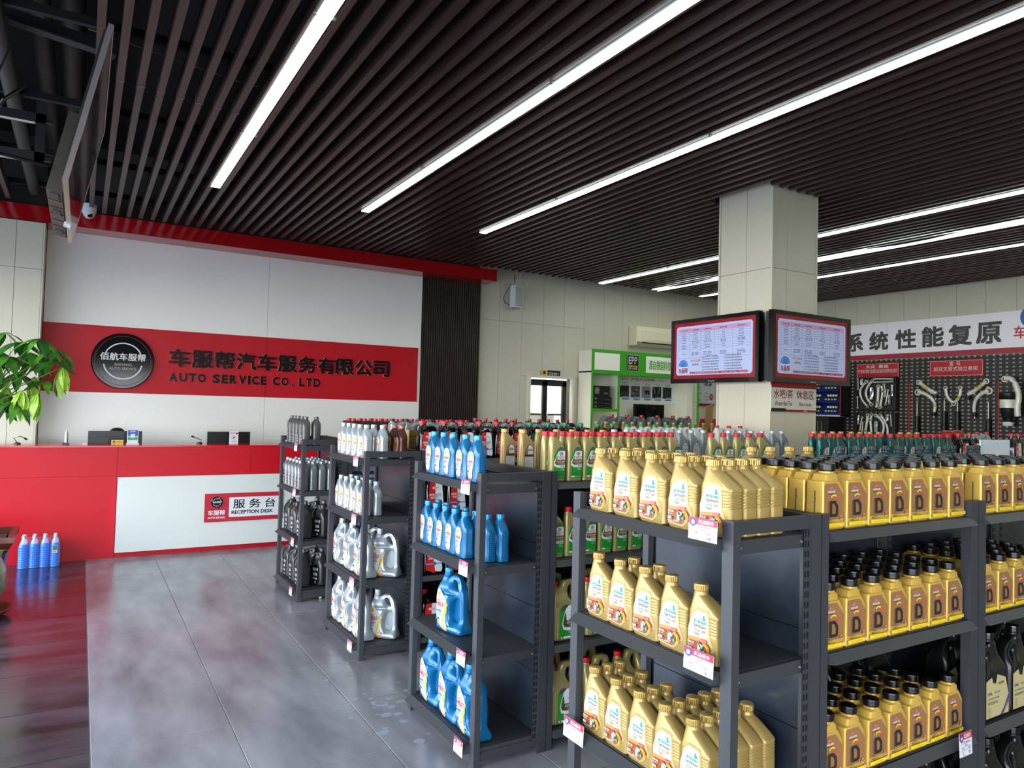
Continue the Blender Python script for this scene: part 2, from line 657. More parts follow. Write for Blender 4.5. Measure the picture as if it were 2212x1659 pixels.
# wire ties round slats (thin)
wt = M('#8e8f90', .4, .6)
for i in range(7):
    x = .012 + .1208 * (i + 1)
    y = 5.25 + .02 * i
    tag(B(wt).box(x - .026, x + .026, y - .002, y + .002, HC - .006, HC - .003).box(x - .026, x - .0235, y - .002, y + .002, HC - .006, HC + .1).box(x + .0235, x + .026, y - .002, y + .002, HC - .006, HC + .1).obj('wire_tie'),
        'thin wire tie round the %s ceiling slat from the television' % ('second third fourth fifth sixth seventh eighth'.split()[i]), 'wire', 'wire ties on the slats')
tag(B(M('#6d5f50', .6)).tube([(-.05, 4.9, 3.78), (.4, 5.0, 3.77), (.9, 5.1, 3.76), (1.5, 5.0, 3.79), (2.1, 5.15, 3.78)], .006, 6).obj('ceiling_cable'), 'thin tan cable lying above the left slats', 'cable')

# ------------------------------------------------------------------ strip lights
LEMIT = M('#f4fff6', .5, emit=13.0)
lamps = ['leftmost', 'second', 'third', 'fourth', 'fifth', 'sixth', 'seventh']
who = ['leftmost long white strip light, ending near the television side', 'long white strip light, second from the left', 'long white strip light, third from the left, before the column',
       'long white strip light ending right of the column', 'long strip light starting left of the column, nearest of the far three', 'sagging twisted strip light behind the column', 'farthest thin strip light near the right wall']
for i, (x, y) in enumerate(zip(LX, LY)):
    if i == 3:
        continue
    t_ = thing('strip_light', who[i], 'ceiling light', (x, y, HC - .012))
    ya = -3.1 - y
    b = B(M('#d8dcd8', .4))
    if i == 5:
        R = []
        N = 40
        pts = [(.012 * math.sin(j * .9), ya * j / N, .01 - .035 * math.sin(j * .55) ** 2) for j in range(N + 1)]
        for j in range(N):
            p, q = pts[j], pts[j + 1]
            b.add([(p[0] - .04, p[1], p[2]), (p[0] + .04, p[1], p[2] + .01), (q[0] + .04, q[1], q[2] + .01), (q[0] - .04, q[1], q[2])], [(0, 1, 2, 3)], LEMIT)
            b.add([(p[0] - .04, p[1], p[2] + .012), (p[0] + .04, p[1], p[2] + .022), (q[0] + .04, q[1], q[2] + .022), (q[0] - .04, q[1], q[2] + .012)], [(3, 2, 1, 0)])
        b.obj('diffuser', t_)
        B(LEMIT).tube([(.10 + .01 * math.sin(j), ya * j / N, .01) for j in range(N + 1)], .010, 6).obj('loose_tube', t_)
        B(M('#c8ccc8', .4)).box(-.05, .05, ya, 0, .03, .06).obj('housing', t_)
    else:
        wd = .04 if i < 3 else .045
        B(LEMIT).box(-wd, wd, ya, -.004, 0, .006).obj('diffuser', t_)
        b.box(-wd - .003, wd + .003, ya, 0, .006, .05)
        b.box(-wd - .003, wd + .003, -.004, 0, -.001, .05)
        b.obj('housing', t_)
        for yy in (-1.6, -3.6):
            for q in (-wd - .011, wd + .011):
                B(STEEL).box(q - .009, q + .009, yy - .01, yy + .01, 0, .06).obj('clip', t_)

# ------------------------------------------------------------------ column
cl = struct(B(M('#6a655a', .8)).box(5.29, 5.87, 4.33, 4.91, 0, 3.72).obj('trim_3'))
ZS = 2.93
for z0, z1 in ((0, ZS), (ZS, 3.72)):
    B(COLM).box(5.27, 5.29, 4.325, 4.6, z0 + .002, z1 - .002).obj('panel', cl)
    B(COLM).box(5.27, 5.29, 4.604, 4.915, z0 + .002, z1 - .002).obj('panel', cl)
    B(COLM).box(5.285, 5.47, 4.31, 4.33, z0 + .002, z1 - .002).obj('panel', cl)
    B(COLM).box(5.474, 5.875, 4.31, 4.33, z0 + .002, z1 - .002).obj('panel', cl)
    B(COLM).box(5.87, 5.89, 4.325, 4.915, z0 + .002, z1 - .002).obj('panel', cl)
    B(COLM).box(5.285, 5.875, 4.91, 4.93, z0 + .002, z1 - .002).obj('panel', cl)
for x, y in ((5.262, 4.302), (5.878, 4.302), (5.262, 4.918), (5.878, 4.918)):
    B(COLM).box(x, x + .02, y, y + .02, 0, 3.72).obj('corner_trim', cl)

# ------------------------------------------------------------------ bottle prototypes (front faces local -Y, base at z=0)
KIND = {}
GREENL, GREEND, TEALT, BRN, BRN2, YEL, ORG, REDT, NAVY, SKYB, WL, DKL = (M('#1f8a2a', .4), M('#0c5a2c', .4), M('#168c86', .5), M('#8a4a20', .4), M('#c08048', .4), M('#e8cf1e', .4), M('#e88a28', .4), M('#c41c30', .4), M('#1b2a55', .4), M('#9cc9ec', .4), M('#d2d7d8', .4), M('#3a352c', .4))


def capmesh(mat, r, h, c, z, rib=.06, n=28, top=None):
    b = B(mat)
    b.lathe([(r * .96, 0), (r * .99, h * .08), (r * .99, h * .16)], n, (c, 0, z), mat)
    b.lathe([(r, h * .16), (r, h * .82)], n, (c, 0, z), mat, rib)
    b.lathe([(r * .97, h * .80), (r * .95, h * .93), (r * .86, h)], n, (c, 0, z), mat)
    if top:
        b.lathe([(r * .7, h), (r * .68, h * 1.02)], n, (c, 0, z), top)
    return b.mesh('cap', 40)


def register(kind, parts, cat='bottle', name='oil_bottle'):
    KIND[kind] = (name, cat, parts)


def lbl(b):
    return b.mesh('label')


# gold bottle with the drink-like label
def petro_body(mat):
    s = [(0, -.053, .053, .025, .012), (.004, -.0585, .0585, .0275, .012), (.078, -.0585, .0585, .0275, .012)]
    for k in range(6):
        z = .082 + .0085 * k
        s += [(z, -.0580, .0585, .0275, .011), (z + .002, -.0580, .0560, .0268, .011), (z + .0045, -.0578, .0560, .0268, .011), (z + .0065, -.0575, .0585, .0275, .011)]
    s += [(.139, -.0565, .0580, .0275, .012), (.150, -.0555, .046, .026, .014), (.172, -.0535, .014, .0235, .018), (.186, -.053, -.012, .0205, .019), (.197, -.0525, -.0135, .0195, .019)]
    return B(mat).loft(s, mat, 4).mesh('body', 35)


def petro_label(sub):
    L = Flat(-.0277)
    gp = M('#b09a60', .36, .25)
    L.poly(gp, [(-.055, .012), (-.056, .085), (-.040, .137), (-.020, .152), (.022, .150), (.027, .142), (.031, .075), (.044, .048), (.044, .040), (.006, .008)])
    L.poly(WL, [(-.052, .016), (-.053, .085), (-.038, .131), (-.020, .144), (.016, .142), (.020, .136), (.023, .072), (.037, .048), (.036, .042), (.004, .013)])
    L.poly(M('#e9cda6', .4), [(-.052, .062), (-.0525, .074), (.0225, .078), (.023, .068)])
    L.poly(BRN2, [(-.052, .050), (-.0525, .064), (.023, .070), (.026, .060)])
    L.poly(BRN, [(-.052, .016), (-.052, .054), (.028, .060), (.037, .048), (.036, .042), (.004, .013)])
    L.text(TEALT, 'PETRONAS', -.031, .1080, .018, .1165, .035)
    L.ring(TEALT, .008, .124, .0055, .002, 0, 360, 16)
    L.ell(TEALT, .008, .1235, .0026, .003)
    L.poly(TEALT, [(.003, .127), (.006, .1345), (.012, .1345), (.008, .128)], True)
    L.text(M('#74462a', .4), 'Syntium', -.032, .0925, .018, .107, .012)
    L.text(TEALT, '马石油', -.031, .083, -.008, .092, .03)
    L.text(M('#b06a28', .4), '丝腾', -.003, .083, .015, .092, .03)
    L.text(M('#9a6434', .4), '7000', -.032, .073, -.008, .081, .02)
    L.text(M('#9a6434', .4), sub, -.004, .077, .009, .081)
    L.text(M('#a88050', .4), '多元润滑', -.032, .067, -.016, .071)
    L.rect(REDT, .0, .061, .022, .067)
    L.text(WL, '动力燃擎', .002, .062, .020, .066)
    L.ring(ORG, .014, .038, .020, .004, -40, 110, 16)
    L.ring(YEL, .013, .038, .015, .003, -60, 100, 16)
    L.poly(WL, [(-.012, .028), (-.012, .048), (-.004, .056), (.002, .040), (.0, .026)])
    L.poly(M('#7fd0b0', .4), [(-.008, .044), (-.004, .054), (.010, .050), (.006, .040)], True)
    L.ell(M('#d8404a', .4), -.009, .053, .005)
    L.poly(M('#5a5a66', .4), [(-.004, .030), (.0, .044), (.006, .036), (.004, .027)])
    L.ell(M('#35c08a', .4), .012, .033, .0045)
    L.text(WL, '0W-20', -.050, .047, -.026, .053, .03)
    L.text(WL, 'SP/GF-6', -.050, .041, -.030, .044)
    L.rect(WL, -.050, .027, -.034, .034)
    L.text(M('#4a6a9a', .4), '易超能', -.048, .029, -.036, .033)
    L.text(WL, 'CoolTech', -.022, .021, -.001, .027, .02)
    L.text(WL, '净含量:1L', -.050, .019, -.020, .0235, .02)
    return lbl(L)


gc = capmesh(GOLDC, .0215, .0225, -.033, .195, .07, 44)
register('petro', [('body', petro_body(GOLD)), ('cap', gc), ('label', petro_label('LLE'))])
register('petro2', [('body', petro_body(GOLD)), ('cap', gc), ('label', petro_label('DMXE'))])
plain = Flat(-.0277)
plain.poly(WL, [(-.050, .020), (-.050, .09), (-.03, .14), (.016, .14), (.02, .06), (.03, .045), (0, .014)])
plain.text(TEALT, 'PETRONAS', -.028, .1085, .014, .1155, .02)
plain.text(BLK, 'Syntium', -.03, .094, .014, .105)
plain.rect(BRN, -.048, .022, .0, .06)
petro_teal_lbl = lbl(plain)
register('petro_teal', [('body', petro_body(TEALD)), ('cap', capmesh(BLACKM, .0215, .0225, -.033, .195, .07, 44)), ('label', petro_teal_lbl)])


# angular gold bottle with the big D
def d_body():
    s = [(0, -.050, .050, .028, .006), (.004, -.054, .054, .031, .007), (.022, -.0545, .0545, .0312, .007)]
    for k in range(3):
        z = .024 + k * .006
        s += [(z, -.0545, .0545, .0312, .007), (z + .003, -.0545, .0525, .0312, .007)]
    s += [(.044, -.0545, .0545, .0312, .007), (.095, -.0520, .0545, .0310, .007), (.118, -.0525, .0530, .0310, .007), (.149, -.0505, .0330, .0300, .007), (.152, -.036, .031, .027, .008), (.170, -.027, .029, .0250, .009), (.1735, -.016, .030, .0225, .02), (.179, -.016, .030, .0225, .02)]
    return B(DGOLD).loft(s, DGOLD, 3).mesh('body', 28)


def d_label():
    L = Flat(-.0314)
    bz = M('#946742', .4)
    L.poly(bz, [(-.047, .032), (-.047, .135), (-.042, .143), (.014, .143), (.018, .140), (.048, .105), (.048, .032)])
    L.text(WL, 'DANUOER', -.033, .114, .004, .121, .03, shear=.003)
    L.rect(M('#5a1a1a', .4), -.034, .1105, .002, .1125)
    L.poly(M('#c8706a', .4), [(-.030, .122), (-.018, .133), (-.010, .132), (-.006, .123), (-.012, .128)])
    L.ring(YEL, -.002, .088, .021, .0045, 50, 140, 14)
    L.ring(M('#d84038', .4), -.002, .088, .021, .0045, -10, 50, 12)
    L.ring(M('#c87858', .4), -.002, .088, .017, .0015, 20, 160, 12)
    dk = M('#23261e', .4)
    y = L.nl()
    o = [(-.022, .040), (-.022, .090), (.004, .090), (.019, .074), (.019, .048), (.012, .040)]
    i_ = [(-.0115, .049), (-.0115, .081), (-.001, .081), (.0085, .069), (.0085, .053), (.006, .049)]
    L.add([(p[0], y, p[1]) for p in o + i_], [(a, (a + 1) % 6, 6 + (a + 1) % 6, 6 + a) for a in range(6)], dk)
    L.text(dk, 'DANUOLER', -.030, .041, -.0255, .088, .02, rot=False) if False else None
    v, f, a, b_, c, d = glyphs('DANUOLER', .02)
    y = L.nl()
    L.add([(-.0255 - (p[1] - c) / (d - c) * .0045, y, .041 + (p[0] - a) / (b_ - a) * .047) for p in v], f, dk)
    L.text(dk, '全合成高性能', -.040, .0345, -.020, .0375)
    L.text(dk, '发动机润滑油', -.030, .0295, -.010, .0325)
    L.text(dk, 'SP PLUS', -.041, .0225, -.022, .0285, .03)
    L.text(dk, '0W-20', -.021, .0225, .002, .0265)
    L.ell(M('#e08a62', .4), .032, .037, .0062, .0078)
    L.text(dk, 'SP', .028, .034, .036, .040, .03)
    L.poly(YEL, [(-.049, .010), (-.051, .021), (.047, .021), (.050, .018), (.048, .010)])
    L.text(ORG, '5L SAE 0W-20 1L', -.03, .013, .026, .0175)
    L.ell(M('#b0a8a0', .4), .040, .0185, .004, .005)
    return lbl(L)


def d_strip():
    b = B(M('#4d5048', .4))
    b.box(-.0556, -.0535, -.004, -.0005, .028, .088)
    b.box(-.0546, -.0515, -.004, -.0005, .088, .12)
    w_ = M('#d8cf9a', .4)
    for k in range(8):
        b.box(-.0553, -.0535, .0, .006 if k % 2 else .004, .034 + k * .011, .0348 + k * .011, w_)
    return b.mesh('level_strip')


register('dgold', [('body', d_body()), ('cap', capmesh(BLACKM, .0262, .0235, .007, .180, .03, 40)), ('label', d_label()), ('level_strip', d_strip())])


# shell-shouldered 1 litre bottle
def s_body(mat):
    s = [(0, -.044, .044, .022, .012), (.004, -.050, .050, .0265, .014), (.028, -.0505, .0505, .027, .014), (.045, -.050, .0485, .0255, .014), (.115, -.050, .0485, .0255, .014), (.135, -.0505, .0505, .027, .015), (.155, -.043, .044, .0255, .016), (.175, -.031, .032, .0225, .018), (.188, -.021, .021, .0185, .017), (.196, -.0185, .0185, .0175, .0172), (.200, -.0185, .0185, .0175, .0172)]
    b = B(mat).loft(s, mat, 4)
    # shoulder chevrons and the grip rib
    for k in range(3):
        z = .142 + .009 * k
        b.tube([(-.022 + .004 * k, -.0262 + .0018 * k, z + .026), (.004, -.0268 + .0012 * k, z), (.020 - .003 * k, -.0258 + .002 * k, z + .014)], .0009, 5, mat)
    b.tube([(.026, -.0265, .128), (.020, -.0267, .10), (.020, -.0267, .055), (.030, -.0268, .030)], .0014, 5, mat)
    return b.mesh('body', 35)


def s_label(c1, c2):
    L = Flat(-.0277)
    o = [(-.044, .036), (-.048, .10), (-.046, .128), (-.036, .142), (-.018, .144), (-.004, .134), (.003, .115), (-.002, .085), (-.010, .06), (-.006, .016), (-.036, .013)]
    L.poly(c1, chaikin(o, 2))
    L.poly(c2, [(-.044, .090), (-.010, .125), (-.002, .115), (-.006, .092), (-.018, .070)])
    L.poly(YEL, [(-.013, .138), (-.004, .132), (.001, .115), (-.004, .090), (-.012, .070), (-.012, .092), (-.007, .115)])
    L.poly(ORG, [(-.036, .014), (-.034, .026), (-.020, .034), (-.008, .026), (-.008, .016)])
    L.poly(WL, [(-.032, .026), (-.020, .060), (-.014, .060), (-.008, .026), (-.020, .020)])
    L.ell(ORG, -.032, .122, .0055, .007)
    L.ring(YEL, -.032, .122, .0055, .001, 0, 360, 14)
    L.text(REDT, 'Shell', -.038, .1035, -.026, .108, .02)
    L.text(REDT, 'HELIX', -.042, .089, -.006, .101, .03)
    L.text(REDT, '超凡喜力', -.040, .081, -.020, .087, .02)
    L.text(NAVY, 'HX7', -.041, .069, -.022, .078, .03)
    L.text(NAVY, '5W-40', -.041, .060, -.024, .066, .02)
    L.rect(BLK, -.042, .044, -.033, .053)
    L.text(WL, 'SP', -.0405, .046, -.0345, .051, .02)
    L.text(REDT, '全合成', -.025, .036, -.014, .040)
    L.v = [(-.0475 + (p[0] + .048) * 1.34, p[1], p[2]) for p in L.v]
    return lbl(L)


def s_ticks():
    b = B(M('#8fb8d8', .4))
    for k in range(11):
        b.box(.0500, .0503, -.006, -.002, .025 + .010 * k, .0262 + .010 * k)
    return b.mesh('level_marks')


tk = s_ticks()
register('sblue', [('body', s_body(BLUE)), ('cap', capmesh(BLUEC, .0195, .021, 0, .197, .03, 36, BLUE)), ('label', s_label(WL, SKYB)), ('level_marks', tk)])
register('ssilver', [('body', s_body(SILV)), ('cap', capmesh(SILVC, .0195, .021, 0, .197, .03, 36)), ('label', s_label(WL, M('#f4e2b0', .4))), ('level_marks', tk)])
register('sred', [('body', s_body(M('#4a2320', .3, .3))), ('cap', capmesh(M('#a86a58', .4, .2), .0195, .021, 0, .197, .03, 36)), ('label', s_label(M('#b08a80', .4), M('#a07060', .4)))])


# jug, 4 litre, arched handle at the right
def jugA(mat, capm, lab, name):
    out = chaikin([(-.093, 0), (-.095, .03), (-.095, .165), (-.093, .200), (-.080, .238), (-.072, .262), (-.072, .272), (-.034, .272), (-.030, .262), (-.012, .272), (.020, .285), (.045, .268), (.073, .225), (.086, .185), (.088, .07), (.096, .02), (.094, 0)], 2)
    h1 = chaikin([(.008, .262), (.028, .258), (.056, .220), (.048, .204), (.014, .228)], 2)
    h2 = chaikin([(.012, .150), (.034, .172), (.060, .166), (.064, .100), (.056, .058), (.022, .050), (.004, .080)], 2)
    v, f = curve_mesh([out, h1, h2], .100, .020, 3, (.004, .205, .46, .52))
    b = B(mat).add(v, f, mat)
    b.box(-.002, .066, -.007, .007, .044, .178, mat)
    b.tube([(.010, -.050, .19), (-.004, -.0505, .155), (.0, -.0505, .07), (.025, -.0505, .035)], .002, 5, mat)
    b.lathe([(.0215, .262), (.0215, .288)], 24, (-.053, 0, 0), mat)
    return [('body', b.mesh('body', 40)), ('cap', capmesh(capm, .0205, .026, -.053, .280, .03, 36)), ('label', lab)]


def jugA_label(c1, c2):
    L = Flat(-.0502)
    L.poly(c1, chaikin([(-.084, .045), (-.086, .150), (-.078, .188), (-.068, .196), (-.056, .186), (-.010, .140), (-.006, .125), (-.028, .070), (-.002, .012), (-.030, .010)], 1))
    L.poly(c2, [(-.084, .075), (-.050, .110), (-.036, .085), (-.060, .045), (-.082, .055)])
    L.poly(YEL, [(-.020, .145), (-.008, .130), (-.020, .100), (-.040, .060), (-.050, .020), (-.036, .030), (-.024, .075), (-.012, .100)])
    L.poly(ORG, [(-.050, .020), (-.030, .012), (-.006, .014), (-.014, .034), (-.035, .030)])
    L.poly(WL, [(-.042, .028), (-.030, .055), (-.022, .058), (-.010, .028), (-.02, .02)])
    L.ell(ORG, -.066, .168, .0085, .0105)
    L.ring(YEL, -.066, .168, .0085, .0016, 0, 360, 16)
    L.text(REDT, 'Shell', -.080, .136, -.056, .145, .02)
    L.text(REDT, 'HELIX', -.083, .114, -.020, .133, .03)
    L.text(REDT, '超凡喜力', -.082, .102, -.045, .111, .02)
    L.text(NAVY, 'HX7+', -.083, .086, -.046, .098, .03)
    L.text(NAVY, '5W-40', -.083, .074, -.054, .082)
    L.rect(WL, -.032, .112, -.018, .128)
    L.text(NAVY, 'SP', -.030, .116, -.020, .124, .02)
    L.rect(BLK, -.084, .050, -.064, .060)
    L.text(WL, '5W-40', -.082, .052, -.066, .058)
    L.text(REDT, '全合成油', -.036, .034, -.016, .040)
    L.text(WL, '4L', -.004, .040, .008, .052, .02)
    L.v = [(-.087 + (p[0] + .087) * 1.12, p[1], .008 + (p[2] - .008) * 1.08) for p in L.v]
    return lbl(L)


register('jblue', jugA(BLUE, BLUEC, jugA_label(WL, SKYB), 'j'), 'oil jug', 'oil_jug')
register('jsilver', jugA(SILV, SILVC, jugA_label(WL, M('#cfd6da', .4)), 'j'), 'oil jug', 'oil_jug')


# castrol-like bottle
def c_body(mat):
    s = [(0, -.039, .039, .021, .014), (.004, -.0435, .0435, .026, .016), (.14, -.0435, .0435, .026, .016), (.155, -.0435, .0425, .026, .016), (.172, -.0435, .036, .025, .016), (.188, -.0430, .024, .0235, .016), (.203, -.0420, .008, .0215, .018), (.213, -.0400, -.002, .0195, .0185), (.220, -.0395, -.003, .018, .018)]
    b = B(mat).loft(s, mat, 4)
    for x in (-.041, -.034, -.027):
        b.tube([(x, -.0262 + max(0, -.034 - x) * .9, .145), (x, -.0262 + max(0, -.034 - x) * .9, .012)], .0018, 5, mat)
    b.v = [(p[0], p[1] * .76, p[2]) for p in b.v]
    return b.mesh('body', 35)


def c_label(teal=False):
    L = Flat(-.0201)
    g1 = GREENL
    L.poly(M('#4a5558', .4), chaikin([(-.020, .118), (.006, .168), (.026, .168), (.038, .150), (.038, .12)], 1))
    L.poly(g1 if not teal else GREEND, [(-.022, .016), (-.020, .118), (.0, .152), (.038, .152), (.038, .016)])
    br = M('#6f5a26', .4) if not teal else M('#12302f', .4)
    L.poly(WL, [(.004, .146), (.036, .158 if teal else .148), (.038, .140), (.038, .068), (.0, .068), (-.018, .078), (-.019, .092)])
    L.poly(br, [(-.013, .092), (-.003, .125), (.038, .105), (.038, .082), (.0, .080), (-.011, .086)])
    L.poly(WL, [(.003, .140), (.010, .148), (.032, .148), (.036, .140), (.036, .108), (.0, .106), (-.002, .112)])
    L.ell(M('#1b7a4a', .4), .018, .135, .009)
    L.text(WL, 'C', .012, .130, .024, .140, .03)
    L.rect(REDT, .015, .134, .027, .1365)
    L.text(REDT, 'Castrol', .002, .118, .034, .1245, .02)
    L.text(REDT, '嘉实多', .006, .110, .030, .1165, .03)
    L.text(WL, 'EDGE 极护' if not teal else 'MAGNATEC', -.004, .094, .034, .101, .03, shear=.003)
    L.text(WL, '全合成机油', .004, .086, .034, .090)
    L.text(BLK, '0W-40', .014, .072, .034, .078, .03)
    L.text(WL, '钛流体', .014, .061, .030, .066)
    L.text(WL, '强化科技', .012, .054, .034, .058)
    L.rect(YEL if teal else WL, -.018, .020, .0, .027)
    L.text(WL, 'API SP  C3', .003, .021, .026, .025)
    L.v = [(.0385 - (.038 - p[0]) * 1.16, p[1], p[2]) for p in L.v]
    return lbl(L)


def c_back():
    L = Flat(-.0201)
    L.poly(M('#7a6a4a', .4), chaikin([(-.026, .012), (-.026, .10), (-.012, .150), (.008, .164), (.028, .150), (.034, .12), (.034, .012)], 1))
    L.poly(WL, [(-.006, .132), (.006, .156), (.022, .150), (.030, .132)])
    L.text(NAVY, 'Mobil', .0, .133, .020, .139, .02)
    L.rect(M('#c9c9c4', .4), -.002, .108, .030, .126)
    L.rect(BLK, -.022, .100, .032, .105)
    L.rect(M('#c2c2bd', .4), -.022, .016, .032, .092)
    for k in range(7):
        L.text(BLK, '净含量保质期生产日期', -.020, .082 - .008 * k, .026 - (k % 3) * .008, .086 - .008 * k, same=True)
    L.rect(BLK, -.020, .016, -.002, .034)
    return lbl(L)


def v_label():
    L = Flat(-.0201)
    L.poly(M('#c3c9cc', .4), chaikin([(-.022, .012), (-.022, .10), (-.010, .145), (.008, .160), (.026, .145), (.034, .12), (.034, .012)], 1))
    L.text(NAVY, '机油', -.002, .136, .018, .144, .03)
    L.text(REDT, 'LONGLIFE', -.014, .112, .024, .118)
    for k in range(5):
        L.text(NAVY, '全合成发动机油', -.014, .100 - .009 * k, .022, .104 - .009 * k, same=True)
    L.rect(NAVY, -.020, .014, .0, .040)
    return lbl(L)


rc = capmesh(REDC, .0190, .024, -.0215, .218, .05, 40)
register('cgold', [('body', c_body(CGOLD)), ('cap', rc), ('label', c_label())])
register('cteal', [('body', c_body(TEAL)), ('cap', rc), ('label', c_label(True))])
register('silver', [('body', c_body(GREY)), ('cap', capmesh(SILVC, .0195, .020, -.0215, .218, .05, 36)), ('label', v_label())])
register('goldback', [('body', c_body(M('#ab905c', .35, .3))), ('cap', capmesh(M('#b0904e', .35, .35), .0205, .020, -.0215, .218, .05, 36)), ('label', c_back())])
register('goldtan', [('body', c_body(M('#9a8048', .35, .3))), ('cap', capmesh(M('#b89a5a', .35, .3), .0195, .020, -.0215, .218, .05, 36))])


def jugC():
    out = chaikin([(-.090, 0), (-.094, .02), (-.094, .165), (-.086, .205), (-.080, .245), (-.080, .255), (-.044, .255), (-.040, .245), (-.018, .255), (-.008, .285), (.050, .288), (.072, .278), (.080, .235), (.084, .175), (.094, .135), (.094, .02), (.090, 0)], 2)
    h1 = chaikin([(.020, .262), (.048, .262), (.054, .205), (.044, .186), (.016, .196), (.010, .225)], 2)
    v, f = curve_mesh([out, h1], .095, .018, 3, (.5, .18, 1, .42))
    b = B(CGOLD).add(v, f, CGOLD)
    for x in (-.082, -.072, -.062):
        b.tube([(x, -.046 - .0005 * (x > -.08), .165), (x, -.0465, .012)], .003, 6, CGOLD)
    b.lathe([(.019, .248), (.019, .268)], 20, (-.062, 0, 0), CGOLD)
    L = Flat(-.0477)
    L.poly(M('#3f4a4c', .4), chaikin([(-.052, .120), (-.045, .165), (-.02, .178), (.02, .170), (.04, .14)], 1))
    L.poly(GREENL, [(-.052, .014), (-.052, .150), (-.02, .150), (.086, .120), (.086, .016)])
    L.poly(WL, [(-.018, .155), (.0, .172), (.03, .170), (.086, .130), (.086, .052), (.0, .050), (-.030, .058), (-.038, .085), (-.03, .12)])
    L.poly(M('#4e4420', .4), [(-.033, .085), (-.022, .140), (.0, .105), (.086, .105), (.086, .070), (.0, .066), (-.024, .070)])
    L.poly(WL, [(-.016, .130), (-.006, .165), (.03, .165), (.084, .130), (.084, .104), (-.012, .100)])
    L.ell(M('#1b7a4a', .4), .025, .144, .014)
    L.text(WL, 'C', .016, .136, .034, .152, .03)
    L.rect(REDT, .020, .142, .038, .146)
    L.text(REDT, 'Castrol', .004, .121, .050, .130, .02)
    L.text(REDT, '嘉实多', .012, .110, .042, .119, .03)
    L.text(WL, 'EDGE 极护', -.012, .084, .078, .098, .03, shear=.005)
    L.text(WL, '全合成发动机油', .0, .074, .06, .080)
    L.text(BLK, '0W-20', .035, .055, .070, .064, .03)
    L.text(WL, '钛流体强化科技机油', .0, .040, .082, .047)
    L.text(WL, '4L', -.048, .016, -.036, .028, .03)
    L.rect(WL, -.032, .016, .012, .026)
    return [('body', b.mesh('body', 40)), ('cap', capmesh(REDC, .0205, .024, -.062, .262, .06, 36)), ('label', lbl(L))]


register('cjug', jugC(), 'oil jug', 'oil_jug')


# slim dark grey bottle and jug
def m_body(mat):
    s = [(0, -.036, .036, .026, .014), (.004, -.040, .040, .031, .016), (.13, -.0405, .0405, .032, .016), (.165, -.0405, .0395, .032, .016), (.185, -.038, .034, .029, .016), (.200, -.031, .026, .0245, .018), (.210, -.024, .018, .019, .0185), (.216, -.023, .017, .0185, .0185)]
    b = B(mat).loft(s, mat, 4)
    b.tube([(-.030, -.0315, .192), (-.034, -.0325, .165), (-.020, -.033, .13)], .0016, 5, mat)
    b.tube([(.020, -.031, .192), (.006, -.0325, .16), (.012, -.033, .13)], .0016, 5, mat)
    return b.mesh('body', 35)


def m_label(w, h, y):
    L = Flat(y)
    L.poly(BLK, chaikin([(-w, .015), (-w, h * .8), (-w * .6, h), (w * .4, h), (w * .6, h * .8), (w * .6, .015)], 1))
    L.text(WL, '美孚1号', -w * .8, h * .66, w * .3, h * .86, .03)
    L.text(WL, '金装', -w * .8, h * .42, w * .2, h * .6, .03)
    L.text(WL, '0W-40', -w * .8, h * .26, w * .2, h * .36, .03)
    L.text(WL, '1L', -w * .4, h * .14, 0, h * .22, .03)
    return lbl(L)


register('mgrey', [('body', m_body(DGREY)), ('cap', capmesh(DGREYC, .019, .022, -.003, .214, .05, 30)), ('label', m_label(.032, .10, -.0323))])
register('mlight', [('body', m_body(M('#7e8384', .3, .5))), ('cap', capmesh(M('#9ba3a6', .3, .5), .019, .022, -.003, .214, .05, 30)), ('label', m_label(.032, .10, -.0323))])


def jugM():
    mat = M('#3c3c3c', .25, .35)
    out = chaikin([(-.080, 0), (-.085, .02), (-.085, .19), (-.070, .235), (-.040, .262), (-.010, .270), (.0, .262), (.006, .275), (.042, .275), (.046, .25), (.070, .20), (.085, .15), (.085, .02), (.080, 0)], 2)
    h1 = chaikin([(-.062, .150), (-.060, .205), (-.044, .236), (-.026, .240), (-.034, .20), (-.040, .15)], 2)
    v, f = curve_mesh([out, h1], .100, .022, 3, (.5, .19, 1, .55))
    b = B(mat).add(v, f, mat)
    b.lathe([(.0185, .265), (.0185, .285)], 20, (.024, 0, 0), mat)
    L = Flat(-.0502)
    L.poly(BLK, chaikin([(-.030, .012), (-.030, .120), (-.012, .165), (.030, .175), (.058, .15), (.060, .012)], 1))
    L.text(WL, '美孚1号', -.022, .118, .046, .146, .03)
    L.text(WL, '金装', -.016, .080, .036, .106, .03)
    L.text(WL, '0W-40', -.016, .048, .036, .066, .03)
    L.text(WL, '4L', .004, .020, .024, .036, .03)
    return [('body', b.mesh('body', 40)), ('cap', capmesh(M('#6a7072', .3, .5), .020, .024, .024, .280, .05, 30)), ('label', lbl(L))]


register('mjug', jugM(), 'oil jug', 'oil_jug')


